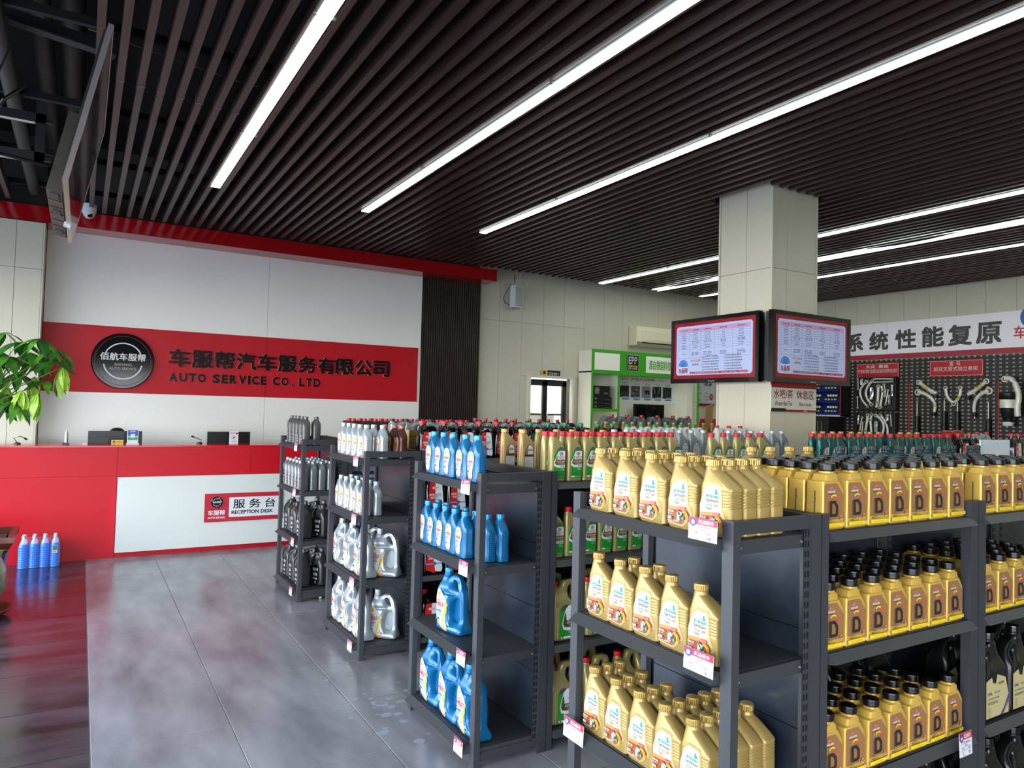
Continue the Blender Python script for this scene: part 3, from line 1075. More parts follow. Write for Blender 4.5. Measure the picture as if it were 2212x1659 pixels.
# black coolant bottle with curved handle
def coolant(capm, lab):
    out = chaikin([(-.062, 0), (-.066, .03), (-.066, .13), (-.056, .185), (-.052, .225), (-.024, .225), (-.022, .196), (-.008, .212), (.022, .220), (.044, .200), (.062, .14), (.066, .03), (.062, 0)], 2)
    h1 = chaikin([(-.008, .186), (.010, .202), (.026, .198), (.034, .176), (.016, .184)], 2)
    v, f = curve_mesh([out, h1], .080, .016, 3, (.5, .165, 1, .45))
    b = B(BLACKP).add(v, f, BLACKP)
    b.tube([(-.045, -.030, .185), (-.054, -.038, .14), (-.050, -.041, .06)], .003, 5, BLACKP)
    b.lathe([(.0165, .21), (.0165, .232)], 20, (-.038, 0, 0), BLACKP)
    return [('body', b.mesh('body', 40)), ('cap', capmesh(capm, .0195, .022, -.038, .228, .05, 32)), ('label', lab)]


def cool_label(c):
    L = Flat(-.0402)
    L.poly(WL, [(-.034, .176), (.026, .176), (.036, .168), (.052, .028), (.044, .014), (-.050, .030), (-.050, .045), (-.040, .165)])
    L.poly(c, [(-.034, .176), (-.004, .176), (-.004, .090), (.010, .014), (.0, .012), (-.050, .030), (-.050, .045), (-.040, .165)])
    L.text(WL, 'ANTI-FR', -.042, .102, -.008, .114, .03)
    L.text(GREY, 'EEZE', -.006, .102, .030, .114, .03)
    L.text(WL, 'COOLA', -.034, .086, -.006, .098, .03)
    L.text(GREY, 'NT', -.004, .086, .016, .098, .03)
    L.rect(WL, -.022, .140, .020, .152)
    L.text(c, 'COOLANT', -.018, .142, .014, .150, .02)
    L.rect(M('#6d8fd0', .4), -.049, .058, .048, .065)
    L.ell(M('#384068', .4), .004, .062, .010)
    L.ring(WL, .004, .062, .008, .001, 0, 360, 16)
    L.text(WL, '4KG', .030, .030, .044, .037, .02)
    return lbl(L)


register('coolred', coolant(REDC, cool_label(M('#c4241c', .4))), 'bottle', 'coolant_bottle')
register('coolgreen', coolant(GREENC, cool_label(GREEND)), 'bottle', 'coolant_bottle')


# white jug with arched handle
def jugW(mat, capm):
    out = chaikin([(-.068, 0), (-.072, .02), (-.072, .16), (-.066, .200), (-.060, .222), (-.030, .222), (-.026, .210), (.0, .226), (.030, .232), (.050, .215), (.066, .15), (.072, .02), (.068, 0)], 2)
    h1 = chaikin([(-.006, .196), (.018, .212), (.034, .204), (.046, .165), (.030, .150)], 2)
    v, f = curve_mesh([out, h1], .080, .016, 3, (.5, .165, 1, .45))
    b = B(mat).add(v, f, mat)
    b.lathe([(.0165, .215), (.0165, .232)], 20, (-.045, 0, 0), mat)
    for k in range(4):
        b.tube([(-.006 + .008 * k, -.0405, .185 - .006 * k), (.012 + .01 * k, -.0405, .195 - .008 * k), (.034 + .006 * k, -.0405, .14 - .01 * k)], .002, 5, mat)
    L = Flat(-.0402)
    L.rect(REDT if capm is REDC else GREENL, -.050, .03, .045, .12)
    L.text(WL, '防冻液', -.04, .07, .035, .10, .03)
    return [('body', b.mesh('body', 40)), ('cap', capmesh(capm, .0195, .022, -.045, .226, .05, 32)), ('label', lbl(L))]


register('wgreen', jugW(WPL, GREENC), 'jug', 'coolant_jug')
register('wred', jugW(WPL, REDC), 'jug', 'coolant_jug')


def jugS():
    """silver-grey tin-like jug, domed grey shoulder, black cap at left"""
    mat = M('#8f9598', .3, .4)
    out = chaikin([(-.066, 0), (-.070, .02), (-.070, .19), (-.066, .225), (-.030, .225), (-.020, .200), (.005, .225), (.035, .232), (.060, .215), (.070, .185), (.070, .02), (.066, 0)], 2)
    h1 = chaikin([(.012, .178), (.028, .196), (.048, .192), (.054, .160), (.040, .120), (.020, .125)], 2)
    v, f = curve_mesh([out, h1], .080, .014, 2)
    b = B(mat).add(v, f, mat)
    b.box(.010, .058, -.012, .012, .10, .20, mat)
    b.lathe([(.018, .215), (.018, .232)], 20, (-.046, 0, 0), mat)
    L = Flat(-.0402)
    L.poly(NAVY, [(-.06, .02), (-.06, .12), (-.03, .15), (.03, .15), (.06, .11), (.06, .02)])
    L.text(WL, '润滑油', -.045, .09, .04, .12, .02)
    L.text(WL, '5W-30', -.045, .05, .03, .075, .02)
    return [('body', b.mesh('body', 40)), ('cap', capmesh(M('#171c18', .4), .0185, .022, -.046, .228, .05, 28)), ('label', lbl(L))]


register('sjug', jugS(), 'oil jug', 'oil_jug')


def boxRed():
    """tall dark tin with sloping top and red cap"""
    mat = M('#2e2624', .4, .2)
    b = B(mat)
    b.prism([(-.045, 0), (.045, 0), (.045, .15), (.012, .205), (-.028, .205), (-.045, .16)], 'y', -.075, .075)
    b.box(-.046, -.040, -.076, -.070, 0, .15, M('#5a4a40', .4))
    return [('body', b.mesh('body')), ('cap', capmesh(REDC, .021, .024, 0, .204, .05, 26))]


register('tin', boxRed(), 'tin', 'oil_tin')


def jugG():
    """flat grey jug, straight sloping handle, red cap at the right"""
    mat = M('#6e7476', .4, .2)
    out = [(-.120, 0), (-.120, .10), (-.050, .255), (.010, .262), (.020, .225), (.050, .225), (.052, .25), (.088, .25), (.090, .20), (.100, .16), (.100, 0)]
    h1 = [(-.078, .115), (-.030, .215), (.0, .215), (-.02, .155), (-.04, .115)]
    v, f = curve_mesh([chaikin(out, 1), chaikin(h1, 1)], .075, .010, 2)
    b = B(mat).add(v, f, mat)
    return [('body', b.mesh('body', 30)), ('cap', capmesh(REDC, .021, .026, .070, .250, .05, 26))]


register('gjug', jugG(), 'oil jug', 'oil_jug')


def jugK():
    """black jug with cream label"""
    mat = M('#0b0b0c', .3)
    out = chaikin([(-.090, 0), (-.094, .02), (-.094, .18), (-.080, .225), (-.046, .262), (-.006, .272), (.0, .255), (.004, .280), (.050, .280), (.054, .258), (.080, .21), (.094, .16), (.094, .02), (.090, 0)], 2)
    h1 = chaikin([(-.066, .18), (-.050, .226), (-.022, .238), (-.018, .215), (-.040, .195), (-.050, .17)], 2)
    v, f = curve_mesh([out, h1], .10, .020, 3, (.5, .17, 1, .5))
    b = B(mat).add(v, f, mat)
    b.lathe([(.022, .27), (.022, .288)], 20, (.027, 0, 0), mat)
    L = Flat(-.0502)
    cr_ = M('#b9ab7c', .4)
    L.poly(cr_, [(-.080, .015), (-.080, .150), (-.040, .162), (-.030, .140), (-.010, .136), (.0, .168), (.060, .150), (.084, .080), (.084, .015)])
    L.text(M('#2a2f80', .4), 'DNL', -.070, .098, -.036, .110, .03)
    L.text(YEL, '1', -.034, .098, -.028, .112, .04)
    L.text(M('#2a2f80', .4), 'FULLY SYNTHETIC', -.022, .100, .018, .108)
    L.text(BLK, '全合成发动机油', -.070, .082, .010, .088)
    L.text(BLK, 'API SQ 0W-20', -.070, .062, .000, .074)
    L.text(M('#6a5a50', .4), 'DANUOER', .006, .130, .044, .140, .03)
    L.poly(M('#3a3f9a', .4), [(.020, .016), (.032, .016), (.084, .090), (.084, .072)])
    L.poly(REDT, [(.034, .016), (.038, .016), (.084, .066), (.084, .060)])
    for k in range(4):
        L.text(BLK, 'API SP', -.070, .050 - .009 * k, -.050, .054 - .009 * k, same=True)
    return [('body', b.mesh('body', 40)), ('cap', capmesh(BLACKP, .024, .026, .027, .284, .03, 30)), ('label', lbl(L))]


register('kjug', jugK(), 'oil jug', 'oil_jug')


def redjug():
    mat = M('#8d1218', .3)
    out = chaikin([(-.130, 0), (-.130, .08), (-.110, .245), (-.080, .262), (-.030, .250), (.010, .205), (.040, .205), (.048, .262), (.100, .262), (.108, .20), (.130, .15), (.130, 0)], 2)
    h1 = chaikin([(-.105, .10), (-.092, .215), (-.062, .225), (-.015, .170), (-.030, .12), (-.070, .09)], 2)
    v, f = curve_mesh([out, h1], .095, .016, 3)
    b = B(mat).add(v, f, mat)
    L = Flat(-.0477)
    L.poly(WL, [(-.02, .03), (0, .12), (.03, .14), (.09, .12), (.11, .03)])
    L.text(BLK, '机油', .01, .06, .07, .10, .03)
    return [('body', b.mesh('body', 40)), ('label', lbl(L))]


register('redjug', redjug(), 'oil jug', 'oil_jug')
register('greyjugr', jugW(M('#9a9e98', .4), REDC), 'jug', 'oil_jug')

F_S, F_W, F_N = 0.0, -PI / 2, PI          # front faces -y, -x, +y
ORD = ['first', 'second', 'third', 'fourth', 'fifth', 'sixth', 'seventh', 'eighth', 'ninth', 'tenth', 'eleventh', 'twelfth', 'thirteenth', 'fourteenth', 'fifteenth', 'sixteenth']


def put(kind, x, y, z, face, label, group, jit=.0015, turn=.02, sc=None):
    name, cat, parts = KIND[kind]
    t = thing(name, label, cat, (x + random.uniform(-jit, jit), y + random.uniform(-jit, jit), z + .0005), face + random.uniform(-turn, turn), group)
    if sc:
        t.scale = (sc, sc, sc)
    for pn, me in parts:
        link(me, pn, t)
    return t


def row_of(kind, desc, place, group, z, face, xs, y, rows=1, dr=.06, skip=(), hide=()):
    """xs: coordinates along the row; rows go back from the front"""
    for r in range(rows):
        for i, a in enumerate(xs):
            if (i, r) in skip:
                continue
            rr = 'front row' if r == 0 else ORD[r] + ' row'
            lab = '%s, %s from left, %s, %s' % (desc, ORD[i], rr, place) if rows > 1 else '%s, %s from left, %s' % (desc, ORD[i], place)
            if face == F_W:
                put(kind, y + dr * r, a, z, face, lab, group)
            else:
                put(kind, a, y + dr * r * (1 if face == F_S else -1), z, face, lab, group)


# ------------------------------------------------------------------ racks
ZL = [.085, .482, .882, 1.25]
PH = 1.305


def perforated_strip(h, w=.028, n=None):
    """thin upright with two columns of real slots"""
    b = B(RACK)
    p = .030
    k = int(h / p)
    cols = [0, w * .12, w * .42, w * .58, w * .88, w]
    for i in range(5):
        for j in range(k):
            z0, z1 = j * p, (j + 1) * p
            if i in (1, 3):
                b.add([(cols[i], 0, z0), (cols[i + 1], 0, z0), (cols[i + 1], 0, z0 + p * .38), (cols[i], 0, z0 + p * .38)], [(0, 1, 2, 3)])
            else:
                b.add([(cols[i], 0, z0), (cols[i + 1], 0, z0), (cols[i + 1], 0, z1), (cols[i], 0, z1)], [(0, 1, 2, 3)])
    b.add([(0, .0015, 0), (w, .0015, 0), (w, .0015, h), (0, .0015, h)], [(0, 1, 2, 3)], BLACKV)  # black sheet puts the shade inside the slots in as colour
    return b.mesh('slotted_strip')


STRIP = perforated_strip(1.2)


def end_rack(y0, label, w=.745, x0=1.546, x1=1.925):
    t = thing('end_rack', label, 'shelf rack', (0, 0, 0))
    pw, pd = .030, .040
    y1 = y0 + w
    for y in (y0, y1 - pd):
        B(RACK).box(x0, x0 + pw, y, y + pd, 0, PH).obj('post', t)
        B(RACK).box(x1 - .045, x1, y, y + pd, 0, PH).obj('post', t)
        B(RACK).box(x0 + pw, x1 - .045, y + .006, y + .026, PH - .040, PH - .002).obj('top_rail', t)
        B(RACK).box(x0 + pw, x1 - .045, y + .008, y + .028, .025, .066).obj('bottom_rail', t)
    B(RACK).box(x1 - .028, x1 - .010, y0 + pd, y1 - pd, PH - .040, PH - .002).obj('top_rail', t)
    s1 = link(STRIP, 'slotted_strip', t, (x1 - .073, y0 + .0055, .06))
    s2 = link(STRIP, 'slotted_strip', t, (x1 - .0455, y1 - .062, .06), PI / 2)
    for k in range(4):
        a = .06 + .3 * k
        B(RACKP).box(x1 - .040, x1 - .034, y0 + pd, y1 - pd, a + .0015, a + .2985).obj('back_panel', t)
    for z in ZL:
        s = B(RACK).box(x0 + .012, x1 - .046, y0 + .030, y1 - .030, z - .006, z).obj('shelf', t)
        # sloping front lip, clear of the posts
        a, c = y0 + .042, y1 - .030
        B(RACK).add([(x0 + .004, a, z), (x0 - .030, a, z - .026), (x0 - .028, a, z - .030), (x0 + .004, a, z - .030), (x0 + .004, c, z), (x0 - .030, c, z - .026), (x0 - .028, c, z - .030), (x0 + .004, c, z - .030)],
                    [(0, 1, 2, 3), (7, 6, 5, 4), (0, 4, 5, 1), (1, 5, 6, 2), (2, 6, 7, 3), (3, 7, 4, 0)]).obj('front_lip', s)
        for y in (y0 + .012, y1 - .028):
            B(RACK).box(x0 + pw, x1 - .046, y, y + .016, z - .040, z - .001).obj('side_bracket', s)
        for x in (x0 + .040, x1 - .078):
            B(STEEL).lathe([(.004, 0), (.0035, .004)], 8, (x, y0 + .012, z - .022), STEEL, ax='y').obj('bolt', s)
    return t


def long_rack(y0, nb, label, w=.745, x0=1.93, bay=.9, rails=True):
    t = thing('long_rack', label, 'shelf rack', (0, 0, 0))
    y1 = y0 + w
    ym = y0 + w / 2
    for k in range(nb + 1):
        x = x0 + bay * k
        for y in (y0, y1 - .035):
            if k == 0:
                B(RACK).box(x, x + .032, y, y + .035, 0, PH).obj('post', t)
            elif k == nb:
                B(RACK).box(x - .045, x, y, y + .035, 0, PH).obj('post', t)
            else:
                B(RACK).box(x - .052, x - .003, y, y + .035, 0, PH).obj('post', t)
                B(RACK).box(x + .003, x + .052, y, y + .035, 0, PH).obj('post', t)
        if k == 0 or k == nb:
            B(RACK).box(x + (.004 if k == 0 else -.024), x + (.024 if k == 0 else -.004), y0 + .035, y1 - .035, PH - .040, PH - .002).obj('top_rail', t)
        B(RACK).box(x - .02 if k else x, x + .02, ym - .015, ym + .015, 0, 1.22).obj('post', t)
        if k:
            link(STRIP, 'slotted_strip', t, (x - .045, ym - .0155, .05))
            link(STRIP, 'slotted_strip', t, (x + .022, ym - .0155, .05)) if k < nb else None
    for k in range(nb):
        a, c = x0 + bay * k + .034, x0 + bay * (k + 1) - .034
        for j in range(4):
            z = .06 + .29 * j
            B(RACKP).box(a, c, ym - .004, ym + .004, z + .0015, z + .2885).obj('back_panel', t)
        for z in ZL:
            s = B(RACK).box(a, c, y0 + .012, y1 - .012, z - .006, z).obj('shelf', t) if z > 1 else B(RACK).box(a, c, y0 + .012, ym - .006, z - .006, z).box(a, c, ym + .006, y1 - .012, z - .006, z).obj('shelf', t)
            a2, c2 = a + .002, c - .012
            for sg, ye in ((-1, y0), (1, y1)):
                yy = ye - sg * .004
                yo = ye + sg * .024
                B(RACK).add([(a2, yy, z), (a2, yo, z - .026), (a2, yy, z - .032), (c2, yy, z), (c2, yo, z - .026), (c2, yy, z - .032)],
                            [(0, 1, 2), (5, 4, 3), (0, 3, 4, 1), (1, 4, 5, 2), (2, 5, 3, 0)] if sg < 0 else [(2, 1, 0), (3, 4, 5), (1, 4, 3, 0), (2, 5, 4, 1), (0, 3, 5, 2)]).obj('front_lip', s)
    return t


YD, YC, YB, YA = 1.380, 2.827, 4.350, 5.840
end_rack(YD, 'dark grey end rack nearest the camera, holding gold bottles')
end_rack(YC, 'dark grey end rack holding blue bottles')
end_rack(YB, 'dark grey end rack holding silver bottles and silver jugs')
end_rack(YA, 'farthest dark grey end rack, before the reception desk')
long_rack(YD, 3, 'nearest long double-sided rack, full of gold black-capped bottles')
long_rack(YC, 6, 'second long rack from the camera, with green-labelled gold bottles')
long_rack(YB, 4, 'third long rack, with black coolant bottles and white jugs', bay=.81)
long_rack(YA, 5, 'farthest long rack, with red-capped dark tins on top')

# ---- nearest end rack: gold bottles with picture label
GW = 'gold oil bottle with picture label'
row_of('petro', GW, 'top shelf, nearest end rack', 'gold bottles on the nearest end rack top', 1.25, F_W, [1.995, 1.863, 1.731, 1.599, 1.467], 1.592, 4, .0575)
row_of('petro2', GW, 'second shelf, nearest end rack', 'gold bottles on the nearest end rack second shelf', .882, F_W, [1.995, 1.875, 1.752, 1.630, 1.506], 1.592, 2, .0615, skip={(0, 1), (3, 1), (4, 1)})
row_of('petro', GW, 'third shelf, nearest end rack', 'gold bottles on the nearest end rack third shelf', .482, F_W, [2.005, 1.885, 1.765, 1.648, 1.530, 1.450][:5], 1.592, 5, .0575, skip={(0, 3), (0, 4), (1, 3), (1, 4), (2, 3), (2, 4)})
row_of('petro', GW, 'bottom shelf, nearest end rack', 'gold bottles on the nearest end rack bottom shelf', .085, F_W, [2.005, 1.885, 1.765, 1.648, 1.530], 1.592, 2, .0575)

# ---- blue end rack
BB = 'blue oil bottle'
row_of('sblue', BB, 'top shelf, blue end rack', 'blue bottles on the top shelf', 1.25, F_W, [3.445, 3.335, 3.225, 3.09, 2.972], 1.600, 1)
row_of('sblue', BB, 'second shelf, blue end rack', 'blue bottles on the second shelf', .882, F_W, [3.50, 3.397, 3.29, 3.185, 3.075, 2.965], 1.600, 2, .058, skip={(5, 0)})
put('sblue', 1.715, 2.940, .882, F_W, 'blue oil bottle deepest and nearest, second shelf, blue end rack', 'blue bottles on the second shelf')
put('jblue', 1.64, 3.235, .482, F_W + .22, 'single large blue oil jug, third shelf, blue end rack', 'large blue jugs')
put('jblue', 1.625, 3.395, .085, F_W + .03, 'large blue jug, left of three, bottom shelf, blue end rack', 'large blue jugs')
put('jblue', 1.625, 3.175, .085, F_W - .02, 'large blue jug, middle of three, bottom shelf, blue end rack', 'large blue jugs')
put('jblue', 1.625, 2.970, .085, F_W, 'large blue jug behind the near post, bottom shelf, blue end rack', 'large blue jugs')

# ---- silver end rack
SBt = 'silver oil bottle with yellow label'
row_of('ssilver', SBt, 'top shelf, silver end rack', 'silver bottles on the top shelf', 1.25, F_W, [4.965, 4.85, 4.735, 4.62, 4.50], 1.600, 1)
put('ssilver', 1.69, 4.44, 1.25, F_W, 'silver oil bottle apart behind the others, top shelf, silver end rack', 'silver bottles on the top shelf')
put('ssilver', 1.67, 4.56, 1.25, F_W, 'silver oil bottle mostly hidden, top shelf, silver end rack', 'silver bottles on the top shelf')
for i, (x, y) in enumerate(((1.77, 4.62), (1.80, 4.52), (1.81, 4.41))):
    put('sred', x, y, 1.25, F_W, ['brown-red oil bottle, left of three, top of silver end rack', 'brown-red oil bottle, middle of three, top of silver end rack', 'brown-red oil bottle, right of three, top of silver end rack'][i], 'brown-red bottles')
row_of('ssilver', SBt, 'second shelf, silver end rack', 'silver bottles on the second shelf', .882, F_W, [4.985, 4.865, 4.735, 4.605, 4.485], 1.600, 2, .073)
for j, z in enumerate((.482, .085)):
    pl_ = ['third shelf', 'bottom shelf'][j]
    for i, y in enumerate((4.965, 4.745, 4.525)):
        put('jsilver', 1.63, y, z, F_W, 'large silver jug, %s from left, front row, %s, silver end rack' % (ORD[i], pl_), 'large silver jugs on the ' + pl_)
    for i, y in enumerate(((4.74, 4.50) if j == 0 else (4.50,))):
        put('jsilver', 1.76, y - .02, z, F_W + .75, 'large silver jug, %s from left, back row, %s, silver end rack' % (ORD[i], pl_), 'large silver jugs on the ' + pl_)

# ---- farthest end rack
row_of('mgrey', 'dark grey slim oil bottle', 'top shelf, farthest end rack', 'slim grey bottles on the top shelf', 1.25, F_W, [6.42, 6.31, 6.20, 6.08, 5.97], 1.600, 2, .085, skip={(0, 1), (1, 1), (2, 1), (3, 1)})
row_of('mlight', 'slim grey oil bottle', 'second shelf, farthest end rack', 'slim grey bottles on the second shelf', .882, F_W, [6.46, 6.355, 6.25, 6.145, 6.04, 5.935], 1.590, 4, .072)
for j, z in enumerate((.482, .085)):
    pl_ = ['third shelf', 'bottom shelf'][j]
    for i, y in enumerate((6.44, 6.24, 6.04)):
        put('mjug', 1.63, y, z, F_W, 'dark grey oil jug, %s from left, front row, %s, farthest end rack' % (ORD[i], pl_), 'dark grey jugs on the ' + pl_)
    for i, y in enumerate((6.22, 6.02)):
        put('mjug', 1.77, y, z, F_W + .4, 'dark grey oil jug, %s from left, back row, %s, farthest end rack' % (ORD[i], pl_), 'dark grey jugs on the ' + pl_)

# ---- nearest long rack, south side
DG = 'gold black-capped bottle'
XA = [2.012 + .1178 * i for i in range(7)]
row_of('dgold', DG, 'top shelf, first bay', 'gold black-capped bottles, top shelf, first bay', 1.25, F_S, XA, 1.432, 5, .0655)
XA2 = [2.014, 2.130, 2.246, 2.362, 2.478, 2.594, 2.708]
row_of('dgold', DG, 'second shelf, first bay', 'gold black-capped bottles, second shelf, first bay', .882, F_S, XA2, 1.428, 5, .065)
row_of('dgold', DG, 'third shelf, first bay', 'gold black-capped bottles, third shelf, first bay', .482, F_S, XA2, 1.428, 4, .065, skip={(6, 1), (6, 2), (6, 3), (5, 3)})
XB = [2.945 + .1178 * i for i in range(5)]
row_of('dgold', DG, 'top shelf, second bay', 'gold black-capped bottles, top shelf, second bay', 1.25, F_S, XB, 1.432, 5, .0655)
row_of('dgold', DG, 'second shelf, second bay', 'gold black-capped bottles, second shelf, second bay', .882, F_S, XB, 1.428, 5, .065)
for i, (x, y) in enumerate(((2.42, 1.68), (2.62, 1.68), (2.715, 1.68 - .001))[:2]):
    put('kjug', x, y, .482, F_S, ['black jug at the back of the third shelf, left of two, nearest long rack', 'black jug at the back of the third shelf, right of two, nearest long rack'][i], 'black jugs behind the gold bottles')
for j, z in enumerate((.482, .085)):
    pl_ = ['third shelf', 'bottom shelf'][j]
    for i, x in enumerate((2.99, 3.19, 3.39)):
        for r in range(2):
            put('kjug', x, 1.44 + .13 * r, z, F_S, 'black jug, cream label, %s from left, %s, %s, second bay' % (ORD[i], ['front row', 'back row'][r], pl_), 'black jugs, second bay, ' + pl_)
for i, x in enumerate((2.08, 2.28, 2.48, 2.68)):
    put('kjug', x, 1.50, .085, F_S, 'black jug, %s from left, bottom shelf, first bay, nearest long rack' % ORD[i], 'black jugs on the bottom shelf')
# north side of the nearest long rack, seen from behind
for i, x in enumerate((2.36, 2.48, 2.60, 2.72)):
    put('petro', x - .02, 2.03, 1.25, F_N, 'gold bottle seen from behind, %s from left, far side of nearest rack' % ORD[i], 'gold bottles on the far side')
for i, x in enumerate((2.96, 3.08, 3.20, 3.31, 3.42, 3.53, 3.66, 3.77, 3.89, 4.01, 4.13)):
    put('petro_teal', x - .03, 2.03 - (.0 if i < 4 else .035 * (i % 2)), 1.25, F_N, 'dark teal black-capped bottle seen from behind, %s from left' % ORD[i], 'dark teal bottles on the far side')

# ---- second long rack, south side
CG = 'gold red-capped bottle with green label'
X1 = [1.995, 2.098, 2.192, 2.283, 2.375, 2.475, 2.575, 2.668, 2.762]
row_of('cgold', CG, 'top shelf, second long rack', 'gold red-capped bottles, first bay', 1.25, F_S, X1, 2.895, 2, .062)
X2 = [3.07, 3.165, 3.275, 3.38, 3.475]
row_of('cgold', CG, 'second bay top, second long rack', 'gold red-capped bottles, second bay', 1.25, F_S, X2, 2.895, 1)
row_of('cgold', CG, 'second shelf, second long rack', 'gold red-capped bottles, second shelf', .882, F_S, [2.0, 2.10, 2.20, 2.30, 2.40, 2.50, 2.60, 2.70], 2.90, 1)
for j, z in enumerate((.482, .085)):
    pl_ = ['third shelf', 'bottom shelf'][j]
    for i, x in enumerate((2.065, 2.27, 2.475, 2.68)):
        put('cjug', x, 2.905, z, F_S, 'gold jug with green label, %s from left, front row, %s' % (ORD[i], pl_), 'gold jugs on the ' + pl_)
    for i, x in enumerate((2.07, 2.30)):
        put('cjug', x, 3.05, z, F_S, 'gold jug behind the front row, %s from left, %s' % (ORD[i], pl_), 'gold jugs on the ' + pl_)
T1 = [4.02 + .02, 4.13, 4.22, 4.33, 4.43, 4.53, 4.62]
row_of('cteal', 'teal red-capped bottle', 'left group, second long rack', 'teal bottles, left group', 1.25, F_S, T1, 2.895, 2, .062)
T2 = [4.79, 4.89, 4.99, 5.10, 5.21, 5.32, 5.41, 5.51]
row_of('cteal', 'teal red-capped bottle', 'right group, second long rack', 'teal bottles, right group', 1.25, F_S, T2, 2.895, 2, .062)
# its far side
for i, x in enumerate((1.99, 2.10, 2.21, 2.33, 2.44, 2.55, 2.66)):
    put('goldback', x, 3.35, 1.25, F_S, 'tan-gold bottle showing its back label, %s from left, second long rack' % ORD[i], 'tan-gold bottles')
put('goldback', 2.05, 3.255, 1.25, F_S, 'tan-gold bottle with back label standing in front of the others', 'tan-gold bottles')
for i, x in enumerate((2.80, 2.90, 3.01, 3.12, 3.23, 3.34, 3.44, 3.55, 3.79, 3.90, 4.01, 4.12, 4.23, 4.33)):
    put('silver', x, 3.42, 1.25, F_S, 'silver-grey bottle with pale label, %s from left, second long rack' % ORD[i], 'silver-grey bottles')
for i, x in enumerate((4.69, 4.79, 4.91, 5.01, 5.14, 5.25, 5.38, 5.49, 5.80, 5.92, 6.04)):
    put('goldtan', x, 3.42, 1.25, F_S, 'tan gold-capped bottle, %s from left, behind the teal bottles' % ORD[i], 'tan gold-capped bottles')
put('redjug', 6.34, 3.30, 1.25, F_S, 'large dark red oil jug with open handle, right of the teal bottles', None)
for i, x in enumerate((6.66, 6.84, 7.02)):
    put('greyjugr', x, 3.38, 1.25, F_S + PI * (i > 0), 'pale grey red-capped jug, %s from left, right of the red jug' % ORD[i], 'pale grey jugs')
for i, x in enumerate((5.72, 5.88, 6.52, 6.64, 6.76)):
    put('coolred', x, 2.92, 1.25, F_S, 'black red-capped bottle, %s from left, far right of second long rack' % ORD[i], 'black red-capped bottles at the right')

# ---- third long rack, south side
for i, x in enumerate((1.995, 2.16, 2.29, 2.43, 2.57, 2.70)):
    put('coolred', x, 4.425, 1.25, F_S, 'black red-capped coolant bottle, %s from left, front row, third long rack' % ORD[i], 'black red-capped coolant bottles')
for i, x in enumerate((2.05, 2.19, 2.33, 2.47, 2.61)):
    put('coolred', x, 4.52, 1.25, F_S, 'black red-capped coolant bottle, %s from left, back row, third long rack' % ORD[i], 'black red-capped coolant bottles')
for i, x in enumerate((2.85, 3.01, 3.16, 3.31, 3.47, 3.61)):
    put('coolgreen', x, 4.425, 1.25, F_S, 'black green-capped coolant bottle, %s from left, front row' % ORD[i], 'black green-capped coolant bottles')
for i, x in enumerate((2.90, 3.05, 3.20, 3.36)):
    put('coolgreen', x, 4.52, 1.25, F_S, 'black green-capped coolant bottle, %s from left, back row' % ORD[i], 'black green-capped coolant bottles')
for i, x in enumerate((3.78, 3.93, 4.07, 4.21, 4.36, 4.51)):
    put('wgreen', x + .01, 4.45, 1.25, F_S, 'white green-capped jug, %s from left, third long rack' % ORD[i], 'white green-capped jugs')
for i, x in enumerate((4.78, 4.93, 5.07)):
    put('wred', x, 4.43, 1.25, F_S, 'white red-capped jug, %s from left, before the column' % ORD[i], 'white red-capped jugs')
for j, z in enumerate((.882, .482, .085)):
    for i, x in enumerate((2.05, 2.215, 2.38, 2.545)):
        put('coolred', x, 4.42, z, F_S, 'black coolant bottle with red label, %s from left, %s shelf, third long rack' % (ORD[i], ['second', 'third', 'bottom'][j]), 'coolant bottles on the lower shelves', sc=1.2)
# far side: silver jugs with black caps, gold slatted cartons in front
for i, x in enumerate((1.69, 1.80, 1.90, 2.00, 2.10)):
    put('sjug', x + .33, 5.0, 1.25, F_S, 'silver jug with black cap, %s from left, far side of third rack' % ORD[i], 'silver black-capped jugs')
for i, x in enumerate((2.60, 2.75, 2.90, 3.05, 3.20, 3.35, 3.50)):
    put('sjug', x, 5.0, 1.25, F_S, 'silver jug with black cap, %s from left, behind the coolant bottles' % ORD[i], 'silver black-capped jugs further right')

# ---- farthest long rack
for i in range(12):
    put('tin', 1.99 + .098 * i, 5.93, 1.25, F_S, 'tall dark tin with red cap, %s from left, front row, farthest rack' % ORD[i], 'dark red-capped tins', turn=.0)
for i in range(12):
    put('tin', 2.01 + .098 * i, 6.10, 1.25, F_S, 'tall dark tin with red cap, %s from left, back row, farthest rack' % ORD[i], 'dark red-capped tins', turn=.0)
for i, x in enumerate((3.20, 3.31, 3.42, 3.53, 3.64, 3.80, 3.91, 4.02, 4.13, 4.25)):
    put('coolred', x, 5.93, 1.25, F_S, 'far black red-capped bottle, %s from left, farthest rack' % ORD[i], 'far black red-capped bottles')
for i, x in enumerate((4.62, 4.74, 4.86, 4.98, 5.10, 5.22, 5.34, 5.46, 5.58, 5.70, 5.82, 5.94, 6.04, 6.16, 6.30)):
    put('goldtan', x, 5.95, 1.25, F_S, 'small tan bottle with gold cap, %s from left, farthest rack' % ORD[i], 'small tan bottles')
for i, x in enumerate((5.0, 5.22, 5.44, 5.68, 5.92, 6.16)):
    put('gjug', x, 6.30, 1.25, F_S, 'grey sloping-handled jug with red cap, %s from left, farthest rack' % ORD[i], 'grey sloping-handled jugs', sc=1.13)
for j, z in enumerate((.882, .482)):
    for i, x in enumerate((2.03, 2.18, 2.33, 2.48)):
        put('sjug', x, 5.95, z, F_S, 'silver jug with blue label, %s from left, %s shelf, farthest rack' % (ORD[i], ['second', 'third'][j]), 'silver blue-labelled jugs')
